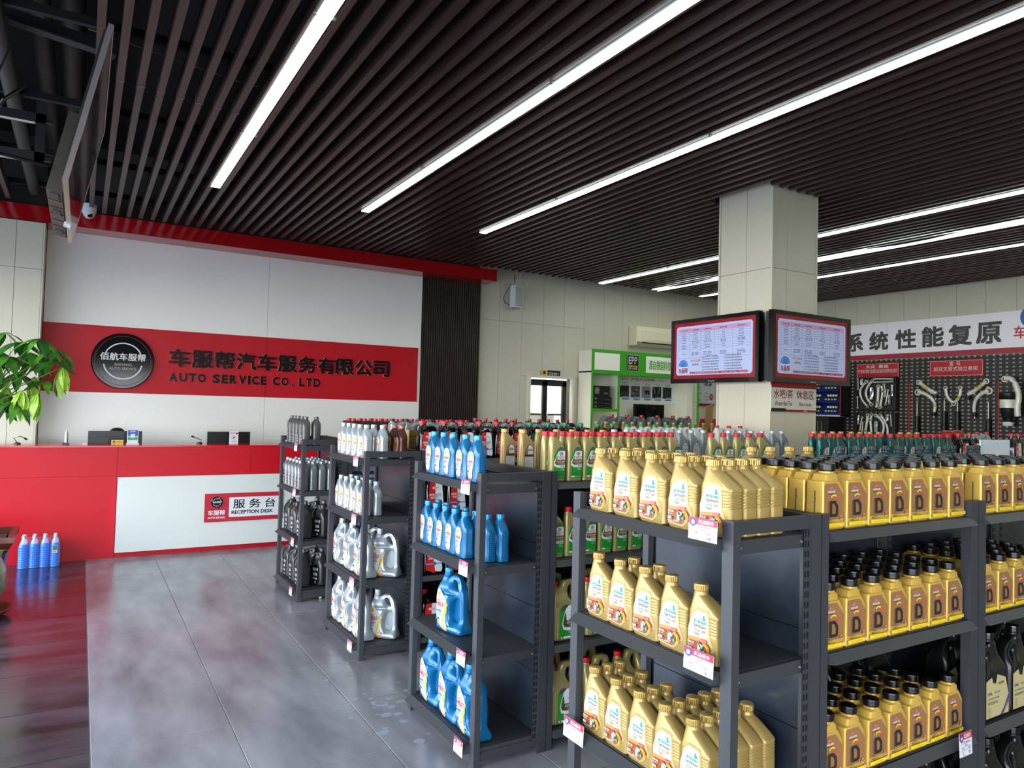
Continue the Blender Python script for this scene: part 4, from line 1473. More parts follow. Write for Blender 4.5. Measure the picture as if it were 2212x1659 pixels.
# gold slatted cartons behind the silver end rack
for i, x in enumerate((2.07, 2.20)):
    t = thing('carton', ['gold ribbed carton stack, left of two, behind the brown-red bottles', 'gold ribbed carton stack, right of two, beside the coolant bottles'][i], 'carton', (x, 4.80, 1.25), 0, 'gold ribbed cartons')
    for k in range(4):
        B(M('#8a6a34', .35, .4)).box(-.058, .058, -.04, .04, .0005 + .044 * k, .041 + .044 * k).obj('tier', t)
    B(M('#d8c07a', .3, .5)).box(-.064, -.0585, -.042, .04, 0, .176).obj('edge_strip', t)


tag(B(M('#e8e0c0', .4)).lathe([(.002, 0), (.010, .004), (.013, .013), (.010, .022), (.002, .026)], 14).obj('small_ball', loc=(1.745, 5.88, .0002), smooth=60), 'tiny pale ball on the floor beside the farthest end rack', 'ball')
sp = B(M('#a9b4c4', .35, alpha=.55))
rg = random.Random(5)
for k in range(46):
    cx, cy = rg.gauss(1.45, .09), rg.gauss(3.62, .22)
    rr = abs(rg.gauss(.008, .007)) + .003
    sp.add([(cx + rr * 1.3 * math.cos(q * PI / 6), cy + rr * math.sin(q * PI / 6), .0004 + k * .000008) for q in range(12)], [list(range(12))])
tag(sp.obj('water_spots'), 'pale dried water spots on the floor before the blue end rack', 'stain', kind='stuff')

# ------------------------------------------------------------------ price cards
def card(x, y, z, face, label, w=.105, h=.062, price='88', lean=-.04):
    t = thing('price_card', label, 'price tag', (x, y, z), face, 'price cards on the racks')
    L = Flat(-.0008)
    b = B(WHT).box(-w / 2, w / 2, -.0008, .0008, 0, h)
    c = b.obj('card', t)
    c.rotation_euler.x = lean
    L.rect(M('#c0254a', .4), -w / 2, h * .70, w / 2, h)
    L.text(WL, '机油超市', -w * .15, h * .75, w * .38, h * .94, .03)
    L.poly(M('#3a4a8a', .4), [(-w * .44, h * .66), (-w * .34, h * .58), (-w * .24, h * .66), (-w * .24, h * .95), (-w * .44, h * .95)])
    L.ell(WL, -w * .34, h * .78, w * .06)
    ln = M('#8a90b8', .5)
    for q in (.54, .40, .26):
        L.rect(ln, -w * .45, h * q, w * .45, h * (q + .012), same=True)
    L.rect(ln, 0, h * .04, w * .008, h * .40, same=True)
    L.text(TXR, '马石油丝腾7000', -w * .22, h * .56, w * .32, h * .66)
    L.text(M('#3a3a80', .4), '0W-20', -w * .10, h * .43, w * .10, h * .51, same=True)
    L.text(TXR, '规格', -w * .32, h * .29, -w * .14, h * .38, same=True)
    L.text(TXR, '零售价', w * .14, h * .29, w * .36, h * .38, same=True)
    L.text(M('#3a3a80', .4), '1L', -w * .28, h * .07, -w * .18, h * .20, same=True)
    L.text(M('#3a3a80', .4), price, w * .18, h * .07, w * .32, h * .20, same=True)
    L.obj('print', c)
    return t


card(1.512, 1.462, 1.242, F_W, 'price card on the top lip of the nearest end rack', .108, .062, '88')
card(1.512, 1.470, .872, F_W, 'price card on the second lip of the nearest end rack', .112, .062, '138')
card(1.512, 2.050, .450, F_W, 'price card leaning at the left of the third shelf, nearest end rack', .115, .070, '128')
for j, z in enumerate((1.205, .838, .438, .042)):
    card(1.512, 2.915, z, F_W, 'price card on the %s lip of the blue end rack' % ['top', 'second', 'third', 'bottom'][j], .085, .066)
    card(1.512, 4.44, z, F_W, 'price card on the %s lip of the silver end rack' % ['top', 'second', 'third', 'bottom'][j], .085, .066)
    card(1.512, 5.93, z, F_W, 'price card on the %s lip of the farthest end rack' % ['top', 'second', 'third', 'bottom'][j], .085, .066)
card(2.675, 1.342, .440, F_S, 'price card on the third lip of the nearest long rack', .080, .080, '78')
# certificate on the nearest long rack
t = thing('certificate', 'white certificate card with blue border standing on top of the nearest long rack', 'certificate', (4.40, 2.06, 1.25), 0)
b = B(WHT).box(-.16, .16, 0, .006, 0, .245)
c = b.obj('card', t)
L = Flat(-.0005)
L.rect(M('#b8dcec', .4), -.145, .015, .145, .23)
L.rect(WL, -.135, .025, .135, .22)
L.text(M('#2a4a80', .4), 'DANUOER', -.06, .135, .06, .15, .02)
L.text(M('#2a4a80', .4), '润滑油有限公司', -.07, .115, .07, .128)
L.text(M('#3a5aa0', .4), '区域经销商授权证书', -.11, .085, .11, .10, .02)
L.ring(M('#8ac4e0', .4), 0, .20, .03, .004, 0, 180)
L.obj('print', c)

# ------------------------------------------------------------------ reception desk
t = thing('reception_desk', 'long red reception counter with a raised white front panel', 'reception desk', (0, 0, 0))
B(RED).box(-2.2, 2.6, 8.25, 8.29, 0, 1.08).obj('front', t)
for x0, x1 in ((-2.2, .335), (.339, 1.62), (1.624, 2.6)):
    B(RED).box(x0, x1, 8.24, 8.25, .82, 1.105).obj('panel', t)
B(RED).box(-2.2, .335, 8.24, 8.25, 0, .817).obj('panel', t)
B(M('#c2141f', .2)).box(-2.22, 2.62, 8.235, 8.62, 1.105, 1.12).obj('counter_top', t)
B(M('#a0101a', .4)).box(2.56, 2.6, 8.29, 8.95, 0, 1.1).box(-2.2, -2.16, 8.29, 8.95, 0, 1.1).obj('side', t)
B(M('#b9b4a8', .5)).box(-2.16, 2.56, 8.29, 8.95, .72, .75).obj('work_top', t)
B(M('#cdd1cb', .35)).box(.345, 2.45, 8.195, 8.239, .055, .805).obj('white_panel', t)
t = thing('desk_sign', 'red and white reception desk sign with round black badge', 'sign', (1.16, 8.19, .31))
B(TXR).box(0, .81, -.008, 0, 0, .30).obj('board', t)
B(WHT).box(.245, .775, -.014, -.008, .045, .255).obj('white_plate', t)
L = Flat(-.0142)
L.text(BLK, '服 务 台', .285, .135, .725, .235, .03)
L.text(BLK, 'RECEPTION DESK', .270, .075, .705, .115, .03)
L.obj('lettering', t)
L = Flat(-.0082)
L.text(WL, '车服帮', .035, .070, .205, .125, .05)
L.text(WL, 'AUTO SERVICE', .035, .035, .205, .055, .03)
L.obj('lettering', t)
bd = B(BLKG).lathe([(.058, 0), (.058, .010), (.052, .014), (.001, .014)], 32, (.12, -.008, .21), BLKG, ax='y').obj('badge', t)
L = Flat(-.0224)
L.ring(WL, .12, .21, .042, .003, 20, 160)
L.ring(WL, .12, .21, .042, .003, 200, 340)
L.text(WL, '佰航车服帮', .075, .202, .165, .222, .04)
L.obj('badge_print', bd)

# company sign on the red band
t = thing('company_sign', 'raised black company lettering with pale edges on the red band', 'sign', (0, 9.544, 0))
ED = M('#d8c8c0', .35, .3)
INK = M('#060607', .3, spec=.2)
SGN = M('#050506', .10, spec=.25)


def raised(txt, x0, x1, z0, z1, bold, dep, nm, parent):
    v, f, a, b_, c, d = glyphs(txt, bold, .5)
    w_, h_ = b_ - a, d - c
    b = B(ED, INK)
    V = [(x0 + (p[0] - a) / w_ * (x1 - x0), (-dep * p[2] * 2 if p[2] > 0 else 0), z0 + (p[1] - c) / h_ * (z1 - z0)) for p in v]
    k = len(b.v)
    b.v += V
    for q in f:
        front = all(v[i][2] > 0 for i in q)
        b.f.append(list(q))
        b.fm.append(1 if front else 0)
    return b.obj(nm, parent)


S_ = '车服帮汽车服务有限公司'
for i, ch in enumerate(S_):
    x0 = .885 + i * .2567
    raised(ch, x0 - .004, x0 + .238, 1.995, 2.21, .055, .030, 'character', t)
E_ = 'AUTO SERVICE CO., LTD'
xx = .885
wd = {'I': .045, ' ': .055, '.': .03, ',': .03, 'T': .095, 'E': .088, 'L': .085}
tot = sum(wd.get(c, .105) for c in E_)
sc_ = (2.735 - .885) / tot
for ch in E_:
    w_ = wd.get(ch, .105) * sc_
    if ch != ' ':
        z0, z1 = (1.815, 1.925)
        if ch == '.':
            z0, z1 = 1.815, 1.835
        if ch == ',':
            z0, z1 = 1.795, 1.835
        raised(ch, xx + .008, xx + w_ - .008 * (1 if w_ > .05 else .5), z0, z1, .045, .010, 'letter', t)
    xx += w_
t = thing('round_sign', 'large glossy black round sign with white ring on the red band', 'sign', (.40, 9.544, 2.03))
B(BLKG).lathe([(.325, 0), (.325, .030), (.315, .045), (.285, .045), (.282, .036), (.001, .036)], 64, (0, 0, 0), SGN, ax='y').obj('disc', t, smooth=30)
L = Flat(-.0455)
L.ring(M('#6a1418', .3), 0, 0, .290, .004, 0, 360, 64)
L.obj('inner_rim', t)
L = Flat(-.0365)
L.ring(WL, 0, .01, .205, .014, 25, 155, 40)
L.ring(WL, 0, -.01, .205, .014, 190, 350, 40)
L.text(WL, '佰航车服帮', -.235, .005, .235, .095, .05)
GRYT = M('#9a9a9a', .5)
L.text(GRYT, 'BAIHANG', -.085, -.055, .090, -.025, .02)
L.text(GRYT, 'AUTO SERVICE', -.140, -.105, .140, -.072, .02)
L.obj('lettering', t)

# ------------------------------------------------------------------ things on the desk
def monitor(x, w_, h_, label):
    t = thing('monitor', label, 'monitor', (x, 8.66, .75), .04)
    B(BLK).box(-w_ / 2, w_ / 2, -.012, .012, .14, .14 + h_).prism([(-w_ / 2 + .04, .18), (w_ / 2 - .04, .18), (w_ / 2 - .08, h_ + .08), (-w_ / 2 + .08, h_ + .08)], 'y', -.035, -.012).obj('screen_housing', t)
    B(BLK).box(-.03, .03, -.03, -.01, .01, .22).obj('stand_neck', t)
    B(BLK).box(-.11, .11, -.09, .07, 0, .012).obj('stand_foot', t)
    return t


monitor(.325, .50, .36, 'black monitor back, left one on the reception desk')
monitor(1.455, .46, .36, 'black monitor back, right one on the reception desk')
t = thing('payment_stand', 'small blue and green payment stand on the counter before the left monitor', 'sign stand', (.475, 8.45, 1.12))
B(WHT).box(-.052, .052, -.008, .008, .012, .155).box(-.06, .06, -.03, .03, 0, .012).obj('stand', t)
L = Flat(-.0085)
L.rect(M('#1d4fa8', .4), -.046, .085, .046, .148)
L.rect(M('#2f9a3c', .4), -.046, .045, .046, .085)
L.rect(M('#6fb8e0', .4), -.046, .075, .046, .090)
L.text(WL, '收钱码', -.025, .128, .025, .142, .03)
L.rect(WL, -.020, .070, .020, .110)
L.rect(WL, -.046, .018, .046, .045)
L.obj('print', t)
t = thing('name_card', 'small yellow and black card on the counter before the left monitor', 'card', (.335, 8.42, 1.12))
B(M('#d8b22a', .4)).box(-.055, .055, -.002, .002, 0, .048).obj('card', t)
L = Flat(-.0022)
L.ell(BLK, -.03, .030, .014, .010)
L.text(BLK, '扫码关注', -.008, .022, .045, .036, .02)
L.text(BLK, '服务', -.04, .006, -.02, .014)
L.obj('print', t)
t = thing('standing_card', 'white card with red heart standing before the right monitor', 'card', (1.48, 8.50, 1.12))
B(WHT).box(-.048, .048, -.002, .002, 0, .142).obj('card', t)
L = Flat(-.0022)
L.text(REDT, '扫码点餐', -.04, .112, .012, .128, .03)
L.ell(REDT, .026, .118, .009)
L.ell(REDT, .036, .118, .009)
L.poly(REDT, [(.018, .116), (.031, .100), (.044, .116)])
L.ring(GREY, 0, .070, .024, .003, 0, 300)
L.ell(BLK, 0, .070, .010)
L.text(BLK, '微信支付', -.02, .022, .02, .032)
L.obj('print', t)
for i, (x, s) in enumerate(((-.52, 1), (1.13, -1))):
    t = thing('gooseneck_microphone', ['black gooseneck microphone at the far left of the counter', 'black gooseneck microphone left of the right monitor'][i], 'microphone', (x, 8.52, 1.12))
    B(BLK).lathe([(.03, 0), (.03, .012), (.012, .02)], 16).obj('base', t)
    pts = [(s * .10, 0, .01), (s * .08, 0, .03), (s * .03, 0, .055), (-s * .03 if i else s * -.0, 0, .075)]
    B(BLK).tube([(0, 0, .015), (.02, 0, .04), (-.02, 0, .06), (-.06, 0, .075)] if i else [(0, 0, .015), (-.03, 0, .06), (.02, 0, .08), (.06, 0, .06)], .004, 8).obj('neck', t)
    B(BLK).tube([(-.055, 0, .073), (-.085, 0, .085)] if i else [(.055, 0, .062), (.08, 0, .045)], .009, 10).obj('head', t)
t = thing('pen_scanner', 'slim white and steel handheld scanner standing in a black base on the counter', 'scanner', (-.115, 8.45, 1.12))
B(BLK).box(-.03, .03, -.025, .025, 0, .02).obj('base', t)
B(STEEL).tube([(0, 0, .02), (0, 0, .10), (.004, 0, .135)], [.012, .011, .008], 12, WHT).obj('body', t)
B(BLK).tube([(.014, 0, .02), (.016, 0, .10), (.006, 0, .14)], .003, 6).obj('cable', t)
B(WHT).box(-.02, .02, -.02, .02, 0, .012).obj('eraser_block')
o = bpy.data.objects['eraser_block']
o.name = 'small_box'
o.location = (.045, 8.45, 1.1202)
tag(o, 'tiny white box on the counter left of the left monitor', 'box')

# ------------------------------------------------------------------ seated receptionist (only the crown shows above the monitor)
SKIN = M('#c99878', .5)
me = bpy.data.meshes.new('body')
J = [(0, 0, .50), (0, -.01, .68), (0, 0, .90), (0, 0, .985), (0, -.01, 1.08),
     (-.10, -.02, .50), (-.12, -.42, .50), (-.12, -.42, .08), (-.12, -.52, .04),
     (.10, -.02, .50), (.12, -.42, .50), (.12, -.42, .08), (.12, -.52, .04),
     (-.17, 0, .90), (-.21, -.10, .70), (-.12, -.36, .77), (-.09, -.44, .77),
     (.17, 0, .90), (.21, -.10, .70), (.12, -.36, .77), (.09, -.44, .77)]
ED_ = [(0, 1), (1, 2), (2, 3), (3, 4), (0, 5), (5, 6), (6, 7), (7, 8), (0, 9), (9, 10), (10, 11), (11, 12), (2, 13), (13, 14), (14, 15), (15, 16), (2, 17), (17, 18), (18, 19), (19, 20)]
RD = [.13, .13, .13, .055, .07, .09, .07, .05, .035, .09, .07, .05, .035, .06, .045, .03, .03, .06, .045, .03, .03]
me.from_pydata([(a, b, c) for a, b, c in J], ED_, [])
per = thing('person', 'person seated behind the left monitor, only dark hair and forehead showing', 'person', (.355, 9.10, 0), 0)
po = link(me, 'body', per)
me.materials.append(M('#26262c', .7))
sk = po.modifiers.new('Skin', 'SKIN')
for i, r in enumerate(RD):
    me.skin_vertices[0].data[i].radius = (r, r * .8)
me.skin_vertices[0].data[0].use_root = True
po.modifiers.new('Sub', 'SUBSURF').levels = 1
# head with face, hair as children
hb = B(SKIN).lathe([(.02, -.11), (.045, -.105), (.060, -.07), (.070, -.02), (.074, .03), (.068, .07), (.045, .10), (.01, .112)], 24)
for s in (-1, 1):
    hb.lathe([(.012, 0), (.010, .004), (.002, .006)], 12, (s * .028, -.066, .0), WHT, ax='y')
    hb.lathe([(.006, .005), (.002, .008)], 10, (s * .028, -.066, .0), BLK, ax='y')
    hb.box(s * .073 - .006, s * .073 + .006, -.01, .014, -.025, .02)
hb.prism([(-.07, .005), (-.088, -.035), (-.066, -.035)], 'x', -.010, .010)
hb.box(-.022, .022, -.071, -.064, -.062, -.055, M('#a04848', .5))
h = hb.obj('head', per, (0, -.02, 1.145), smooth=60)
hr = B(M('#17100e', .45))
R = []
for (r, z) in ((.080, -.08), (.086, -.02), (.088, .04), (.078, .085), (.050, .115), (.012, .126)):
    ring = []
    for i in range(32):
        a = 2 * PI * i / 32
        rr = r
        y = rr * math.sin(a)
        if z < .06 and math.sin(a) < -.55:
            y = -r * .55
        ring.append((rr * math.cos(a), y + .008, z))
    R.append(ring)
hr.rings(R)
hr.obj('hair', h, smooth=60)
t = thing('office_chair', 'dark office chair behind the reception desk', 'chair', (.355, 9.22, 0))
B(BLK).box(-.22, .22, -.25, .15, .34, .39).obj('seat', t)
B(BLK).box(-.20, .20, .17, .20, .48, .85).obj('backrest', t)
B(BLK).lathe([(.025, .06), (.025, .34)], 12).obj('stem', t)
b = B(BLK)
for k in range(5):
    a = 2 * PI * k / 5
    b.tube([(0, 0, .07), (.24 * math.cos(a), .24 * math.sin(a), .03)], .018, 6)
b.obj('foot', t)

# ------------------------------------------------------------------ plant, pots, water pack at the left
FOL = [noisy('leaf_green_%d' % i, a, b_, 14, .38, lo=.35, hi=.65) for i, (a, b_) in enumerate((('#3a7a20', '#5c9a30'), ('#8cc034', '#b4d84a'), ('#24581e', '#3a7028')))]  # yellow-green pair is lightened in colour to look backlit


def leaf_mesh(m):
    b = B(m)
    n = 6
    V = []
    for i in range(n + 1):
        u = i / n
        w_ = .031 * math.sin(PI * min(1, u ** .85)) + .0004
        z = -.06 * u * u
        V += [(u * .205, -w_, z + w_ * .28), (u * .205, 0, z), (u * .205, w_, z + w_ * .28)]
    F = []
    for i in range(n):
        for k in (0, 1):
            a = 3 * i + k
            F.append((a, a + 3, a + 4, a + 1))
    return b.add(V, F).mesh('leaf', 80)


LM = [leaf_mesh(m) for m in FOL]
t = thing('money_tree', 'potted money tree with palm-shaped green leaves at the left edge', 'plant', (-.74, 7.02, 0))
bark = noisy('bark', '#5a4a34', '#7a6a4c', 20, .8)
b = B(bark)
for k in range(3):
    b.tube([(.025 * math.cos(k * 2.1 + z * 5), .025 * math.sin(k * 2.1 + z * 5), .45 + z) for z in [i * .06 for i in range(14)]], .022, 8)
b.obj('trunk', t, smooth=50)
rng = random.Random(21)
br = B(M('#55802c', .5))
clus = []
# (x, z) targets measured from the picture plus depth scatter
tg = [(-.30, 1.62), (-.85, 1.88), (-.72, 2.0), (-.55, 1.62), (-.20, 1.98), (-.90, 1.72), (-.38, 1.96), (-.68, 2.08), (-.55, 2.10), (-.44, 2.02), (-.30, 2.05), (-.78, 1.95), (-.62, 1.96), (-.50, 1.90), (-.36, 1.88), (-.22, 1.90), (-.14, 1.84), (-.75, 1.82), (-.60, 1.80), (-.46, 1.78), (-.34, 1.76),
      (-.25, 1.72), (-.80, 1.68), (-.66, 1.66), (-.52, 1.68), (-.40, 1.64), (-.70, 1.52), (-.56, 1.54), (-.44, 1.56), (-.80, 1.44), (-.95, 1.9), (-1.05, 1.75), (-.98, 1.6), (-.9, 2.05), (-1.1, 2.0), (-1.0, 1.48), (-.62, 1.88)]
for (x, z) in tg:
    y = 7.02 + rng.uniform(-.28, .28)
    clus.append((x + .74, y - 7.02, z))
for (x, y, z) in clus:
    br.tube([(0, 0, 1.22 + rng.uniform(-.05, .08)), (x * .5, y * .5, 1.25 + (z - 1.22) * .6 + .04), (x, y, z)], [.008, .005, .003], 6)
    n = rng.choice((5, 6, 7))
    a0 = rng.uniform(0, 6)
    young = rng.random() < .28
    droop = rng.uniform(.2, .6) + (.7 if young else 0)
    for k in range(n):
        lm = LM[1] if young else LM[0 if rng.random() < .6 else 2]
        o = link(lm, 'leaf', t, (x, y, z))
        o.rotation_euler = (rng.uniform(-.3, .3), droop + rng.uniform(-.15, .25), a0 + 2 * PI * k / n)
        s = rng.uniform(.85, 1.25)
        o.scale = (s, s, s)
br.obj('branch', t, smooth=50)
t2 = thing('planter', 'brown rectangular flared planter at the left edge', 'planter', (-.70, 6.98, -.0))
BRO = noisy('planter_glaze', '#4a2018', '#64301f', 6, .3)
b = B(BRO)
pr_ = []
for s, z in ((.20, .06), (.25, .38), (.30, .47), (.30, .51), (.26, .51), (.22, .42)):
    pr_.append([(-s, -s, z), (s, -s, z), (s, s, z), (-s, s, z)])
b.rings(pr_)
b.obj('pot', t2)
B(M('#2e2118', .9)).box(-.225, .225, -.225, .225, .42, .46).obj('soil', t2)
b = B(BRO)
for x in (-.17, .17):
    for y in (-.17, .17):
        b.box(x - .03, x + .03, y - .03, y + .03, 0, .07)
b.obj('feet', t2)
t3 = thing('glazed_pot', 'green and cream glazed round pot in front of the planter', 'pot', (-.62, 6.42, 0))
GLZ = noisy('green_glaze', '#2c4a30', '#b8b49a', 3.2, .18, lo=.42, hi=.62)
B(GLZ).lathe([(.10, .03), (.15, .06), (.205, .20), (.20, .34), (.165, .42), (.175, .455), (.15, .46), (.135, .42), (.17, .34), (.17, .10)], 32).obj('pot', t3, smooth=50)
B(M('#7a3a28', .3)).lathe([(.17, 0), (.23, .03), (.25, .055), (.235, .055), (.2, .03), (.01, .028)], 36).obj('saucer', t3, smooth=40)
t4 = thing('succulent', 'small striped green succulent in the glazed pot', 'plant', (-.62, 6.42, .40))
for k in range(9):
    o = link(LM[2 if k % 2 else 0], 'leaf', t4, (0, 0, .02))
    o.rotation_euler = (0, -.5 - .1 * (k % 3), k * .7)
tag(B(M('#b0121e', .5)).lathe([(.002, -.04), (.03, -.02), (.038, .0), (.03, .022), (.002, .04)], 12).obj('red_ornament', loc=(-.68, 6.78, 1.90)), 'small red hanging ornament among the leaves', 'ornament')

LIQ = M('#0a7cf0', .15)
CLR = M('#dfe8f0', .08, alpha=.35)
for i in range(8):
    r, c_ = divmod(i, 4)
    x, y = -.405 + .083 * c_, 8.055 + .085 * r
    t = thing('washer_bottle', 'blue screen-wash bottle, %s from left, %s row, shrink-wrapped pack' % (ORD[c_], ['front', 'back'][r]), 'bottle', (x, y, 0), 0, 'blue screen-wash bottles in the pack')
    pf = [(.034, 0), (.0405, .004)]
    for k in range(9):
        pf += [(.0405, .012 + .02 * k), (.0378, .017 + .02 * k), (.0405, .022 + .02 * k)]
    B(LIQ).lathe(pf + [(.038, .205), (.032, .222)], 18).obj('liquid', t, smooth=40)
    B(CLR).lathe([(.0302, .223), (.024, .245), (.013, .262), (.013, .276)], 18).obj('neck', t, smooth=50)
    B(M('#c8d4ea', .4)).lathe([(.016, .275), (.016, .292), (.014, .296)], 18).obj('cap', t)
    if i != 3:
        continue
    L = Flat(-.0412)
    L.rect(M('#d8dcd4', .4), -.020, .13, .020, .20)
    L.rect(M('#3a5a2a', .4), -.018, .155, .018, .198)
    L.text(BLK, '玻璃水', -.015, .135, .015, .147, .03)
    L.obj('label', t)
FILM = M('#f4f6ff', .12, alpha=.05)
pts = [(-.445, 0), (-.445, .20), (-.425, .255), (-.36, .27), (-.28, .262), (-.20, .272), (-.135, .258), (-.112, .20), (-.112, 0)]
tag(B(FILM).prism(pts, 'y', 8.012, 8.185).obj('shrink_wrap'), 'clear shrink film round the blue bottle pack', 'film')

# ------------------------------------------------------------------ hanging television, top left
t = thing('hanging_television', 'large television hung from the ceiling at top left, seen edge-on', 'television', (-.085, 3.5, 2.50))
# tilt frame: bottom edge to top edge
A0, A1 = Vector((0, 0, 0)), Vector((.140, 0, .70))
nrm = Vector((-.70, 0, .140)).normalized()          # towards the back (left, up)
LW = 1.45


def tvpt(u, v_, w_):      # u along Y, v up the screen, w back
    p = A0 + (A1 - A0) * v_ + nrm * w_
    return (p.x, p.y + u, p.z)


def slab(b, u0, u1, v0, v1, w0, w1, m=None):
    P = [tvpt(u, v_, w_) for w_ in (w0, w1) for v_ in (v0, v1) for u in (u0, u1)]
    return b.add(P, [(0, 2, 3, 1), (4, 5, 7, 6), (0, 1, 5, 4), (2, 6, 7, 3), (0, 4, 6, 2), (1, 3, 7, 5)], m)


slab(B(BLKG), .010, LW - .01, .012, .988, -.0005, .012).obj('screen', t)
slab(slab(slab(slab(B(M('#b5a8a4', .25, .7)), 0, LW, 0, .012, -.002, .020), 0, LW, .988, 1, -.002, .020), 0, .010, .012, .988, -.002, .020), LW - .01, LW, .012, .988, -.002, .020).obj('bezel', t)
slab(B(M('#2a2b2c', .4)), .03, LW - .03, .03, .97, .020, .032).obj('back_cover', t)
hb_ = slab(B(M('#4d473b', .45, .4)), .33, LW - .05, .02, .55, .032, .095).obj('electronics_box', t)
for i in range(6):
    slab(B(M('#1a1a1a', .6)), .50 + i * .15, .506 + i * .15, .015, .021, .034, .09).obj('seam', hb_)
for (u0, u1) in ((.36, .48), (.72, .80), (1.20, 1.32)):
    slab(B(M('#2b2d2f', .5)), u0, u1, .012, .0195, .045, .08).obj('port_bay', hb_)
slab(B(WHT), .90, .94, -.02, .012, -.002, .03).obj('sensor_stub', t)
BRK = M('#16171a', .4, .3)
br_ = thing('television_bracket', 'black steel ceiling bracket carrying the hanging television', 'bracket', (0, 0, 0))
bb = B(BRK)
bb.box(-.245, -.205, 4.18, 4.22, 2.74, 3.04)
for z in (2.745, 2.935):
    bb.box(-1.6, -.205, 4.18, 4.22, z, z + .045)
    bb.box(-.205, -.175, 4.19, 4.21, z + .01, z + .03)
bb.box(-1.04, -1.0, 4.18, 4.22, 2.75, 4.5)
bb.obj('frame', br_)
for z in (2.741, 2.931):
    B(M('#c8c6be', .5)).box(-1.6, -.25, 4.178, 4.20, z, z + .0035).obj('edge_strip', br_)
tag(B(BLK).tube([(-.25, 3.6, 2.9), (-.32, 3.55, 2.8), (-.38, 3.6, 2.7), (-.34, 3.7, 2.62), (-.22, 3.75, 2.62), (-.16, 3.8, 2.63)], .008, 8).obj('power_cable'), 'black looped cable behind the hanging television', 'cable')
tag(B(M('#1b1b1d', .5)).tube([(-.42, 4.6, 3.6), (-.40, 4.55, 3.4), (-.45, 4.5, 3.2), (-.44, 4.5, 3.0)], .006, 6).obj('thin_cable'), 'thin dark cable dangling left of the television', 'cable')

# dome camera under the slats
t = thing('security_camera', 'white dome security camera on the red beam', 'camera', (-.01, 9.02, 3.62))
B(WHT).lathe([(.075, .07), (.075, .03), (.068, -.02)], 28).obj('base', t, smooth=40)
B(M('#c8c8c0', .3)).lathe([(.062, -.02), (.052, -.055), (.028, -.078), (.002, -.085)], 28).obj('dome', t, smooth=50)
B(BLKG).lathe([(.026, 0), (.022, .012), (.002, .014)], 20, (.012, -.040, -.055), ax='y').obj('lens', t)
B(BLK).lathe([(.022, .07), (.022, .5)], 12).obj('drop_rod', t)

# wall speaker
t = thing('wall_speaker', 'white column loudspeaker hung high on the far wall', 'speaker', (5.77, 9.56, 3.34), .35)
B(WHT).box(-.105, .105, -.05, .05, -.17, .17).obj('cabinet', t)
B(M('#b9beb8', .6)).box(-.080, .080, -.056, -.050, -.15, .15).obj('grille', t)
B(GREY).box(.02, .07, -.0575, -.056, -.145, -.13).obj('badge', t)
B(STEEL).box(-.06, -.03, .05, .10, -.21, -.16).box(-.06, -.03, .05, .10, .16, .20).obj('wall_bracket', t)
tag(B(M('#4a4640', .5)).tube([(5.66, 9.6, 3.50), (5.62, 9.62, 3.42), (5.58, 9.64, 3.32), (5.60, 9.64, 3.25), (5.68, 9.6, 3.20)], .006, 6).tube([(5.72, 9.6, 3.51), (5.76, 9.62, 3.58), (5.77, 9.64, 3.7)], .005, 6).obj('speaker_cable'), 'dark cable looping beside the wall loudspeaker', 'cable')

# ------------------------------------------------------------------ doorway and toilet sign
dr = B(M('#d0cdbd', .5)).box(6.06, 6.10, 9.60, 9.68, 0, 2.14).box(6.91, 6.95, 9.60, 9.68, 0, 2.14).box(6.10, 6.91, 9.60, 9.68, 2.10, 2.14).obj('trim_4')
struct(dr)
# side room seen through the glass door
struct(B(M('#d8d4c8', .6)).box(5.6, 8.4, 11.6, 11.7, 0, 3.2).box(5.5, 5.6, 9.85, 11.7, 0, 3.2).box(8.4, 8.5, 9.85, 11.7, 0, 3.2).box(5.5, 8.5, 9.8, 11.7, 3.1, 3.2).box(5.5, 8.5, 9.78, 11.7, -.1, 0).obj('wall_side'))
lp = bpy.data.lights.new('side_room_lamp', 'AREA')
lp.energy = 260
lp.size = 1.4
lo = bpy.data.objects.new('side_room_lamp', lp)
COL.objects.link(lo)
lo.location = (7.0, 10.7, 3.05)
d_ = B(M('#1b1a18', .4))
for a, c in ((6.13, 6.15), (6.39, 6.48), (6.78, 6.86)):
    d_.box(a, c, 9.70, 9.74, 0, 2.05)
d_.box(6.13, 6.86, 9.70, 9.74, 1.98, 2.08).box(6.13, 6.86, 9.70, 9.74, 0, .10)
dd = struct(d_.obj('door_1'))
gl = M('#e8f0ee', .05, alpha=.15)
B(gl).box(6.15, 6.39, 9.718, 9.722, .1, 1.98).obj('pane', dd)
B(gl).box(6.48, 6.78, 9.718, 9.722, .1, 1.98).obj('pane', dd)
B(M('#5a5a58', .4)).box(6.17, 6.38, 9.712, 9.716, 1.50, 1.53).box(6.50, 6.78, 9.712, 9.716, 1.50, 1.53).obj('glazing_bar', dd)
B(BLK).box(6.44, 6.455, 9.68, 9.70, 1.5, 1.8).obj('pull_handle', dd)
tag(B(M('#c8a080', .6)).lathe([(.10, 0), (.12, .04), (.10, .10), (.04, .13)], 12).obj('flower_bunch', loc=(6.68, 10.6, 1.5)), 'pale pink flower bunch seen through the glass door', 'flowers')
tag(B(M('#c8c4ba', .5)).box(6.4, 7.1, 10.4, 10.8, .001, 1.5).obj('low_cabinet'), 'pale cabinet behind the glass door', 'cabinet')
t = thing('toilet_sign', 'small black and yellow toilet direction sign above the door', 'sign', (6.32, 9.655, 2.115))
B(BLK).box(0, .37, -.006, 0, 0, .115).obj('plate', t)
L = Flat(-.0065)
L.rect(M('#d8b83a', .4), 0, 0, .12, .115)
L.ell(BLK, .06, .075, .028)
L.text(WL, '卫生间', .135, .035, .30, .085, .03)
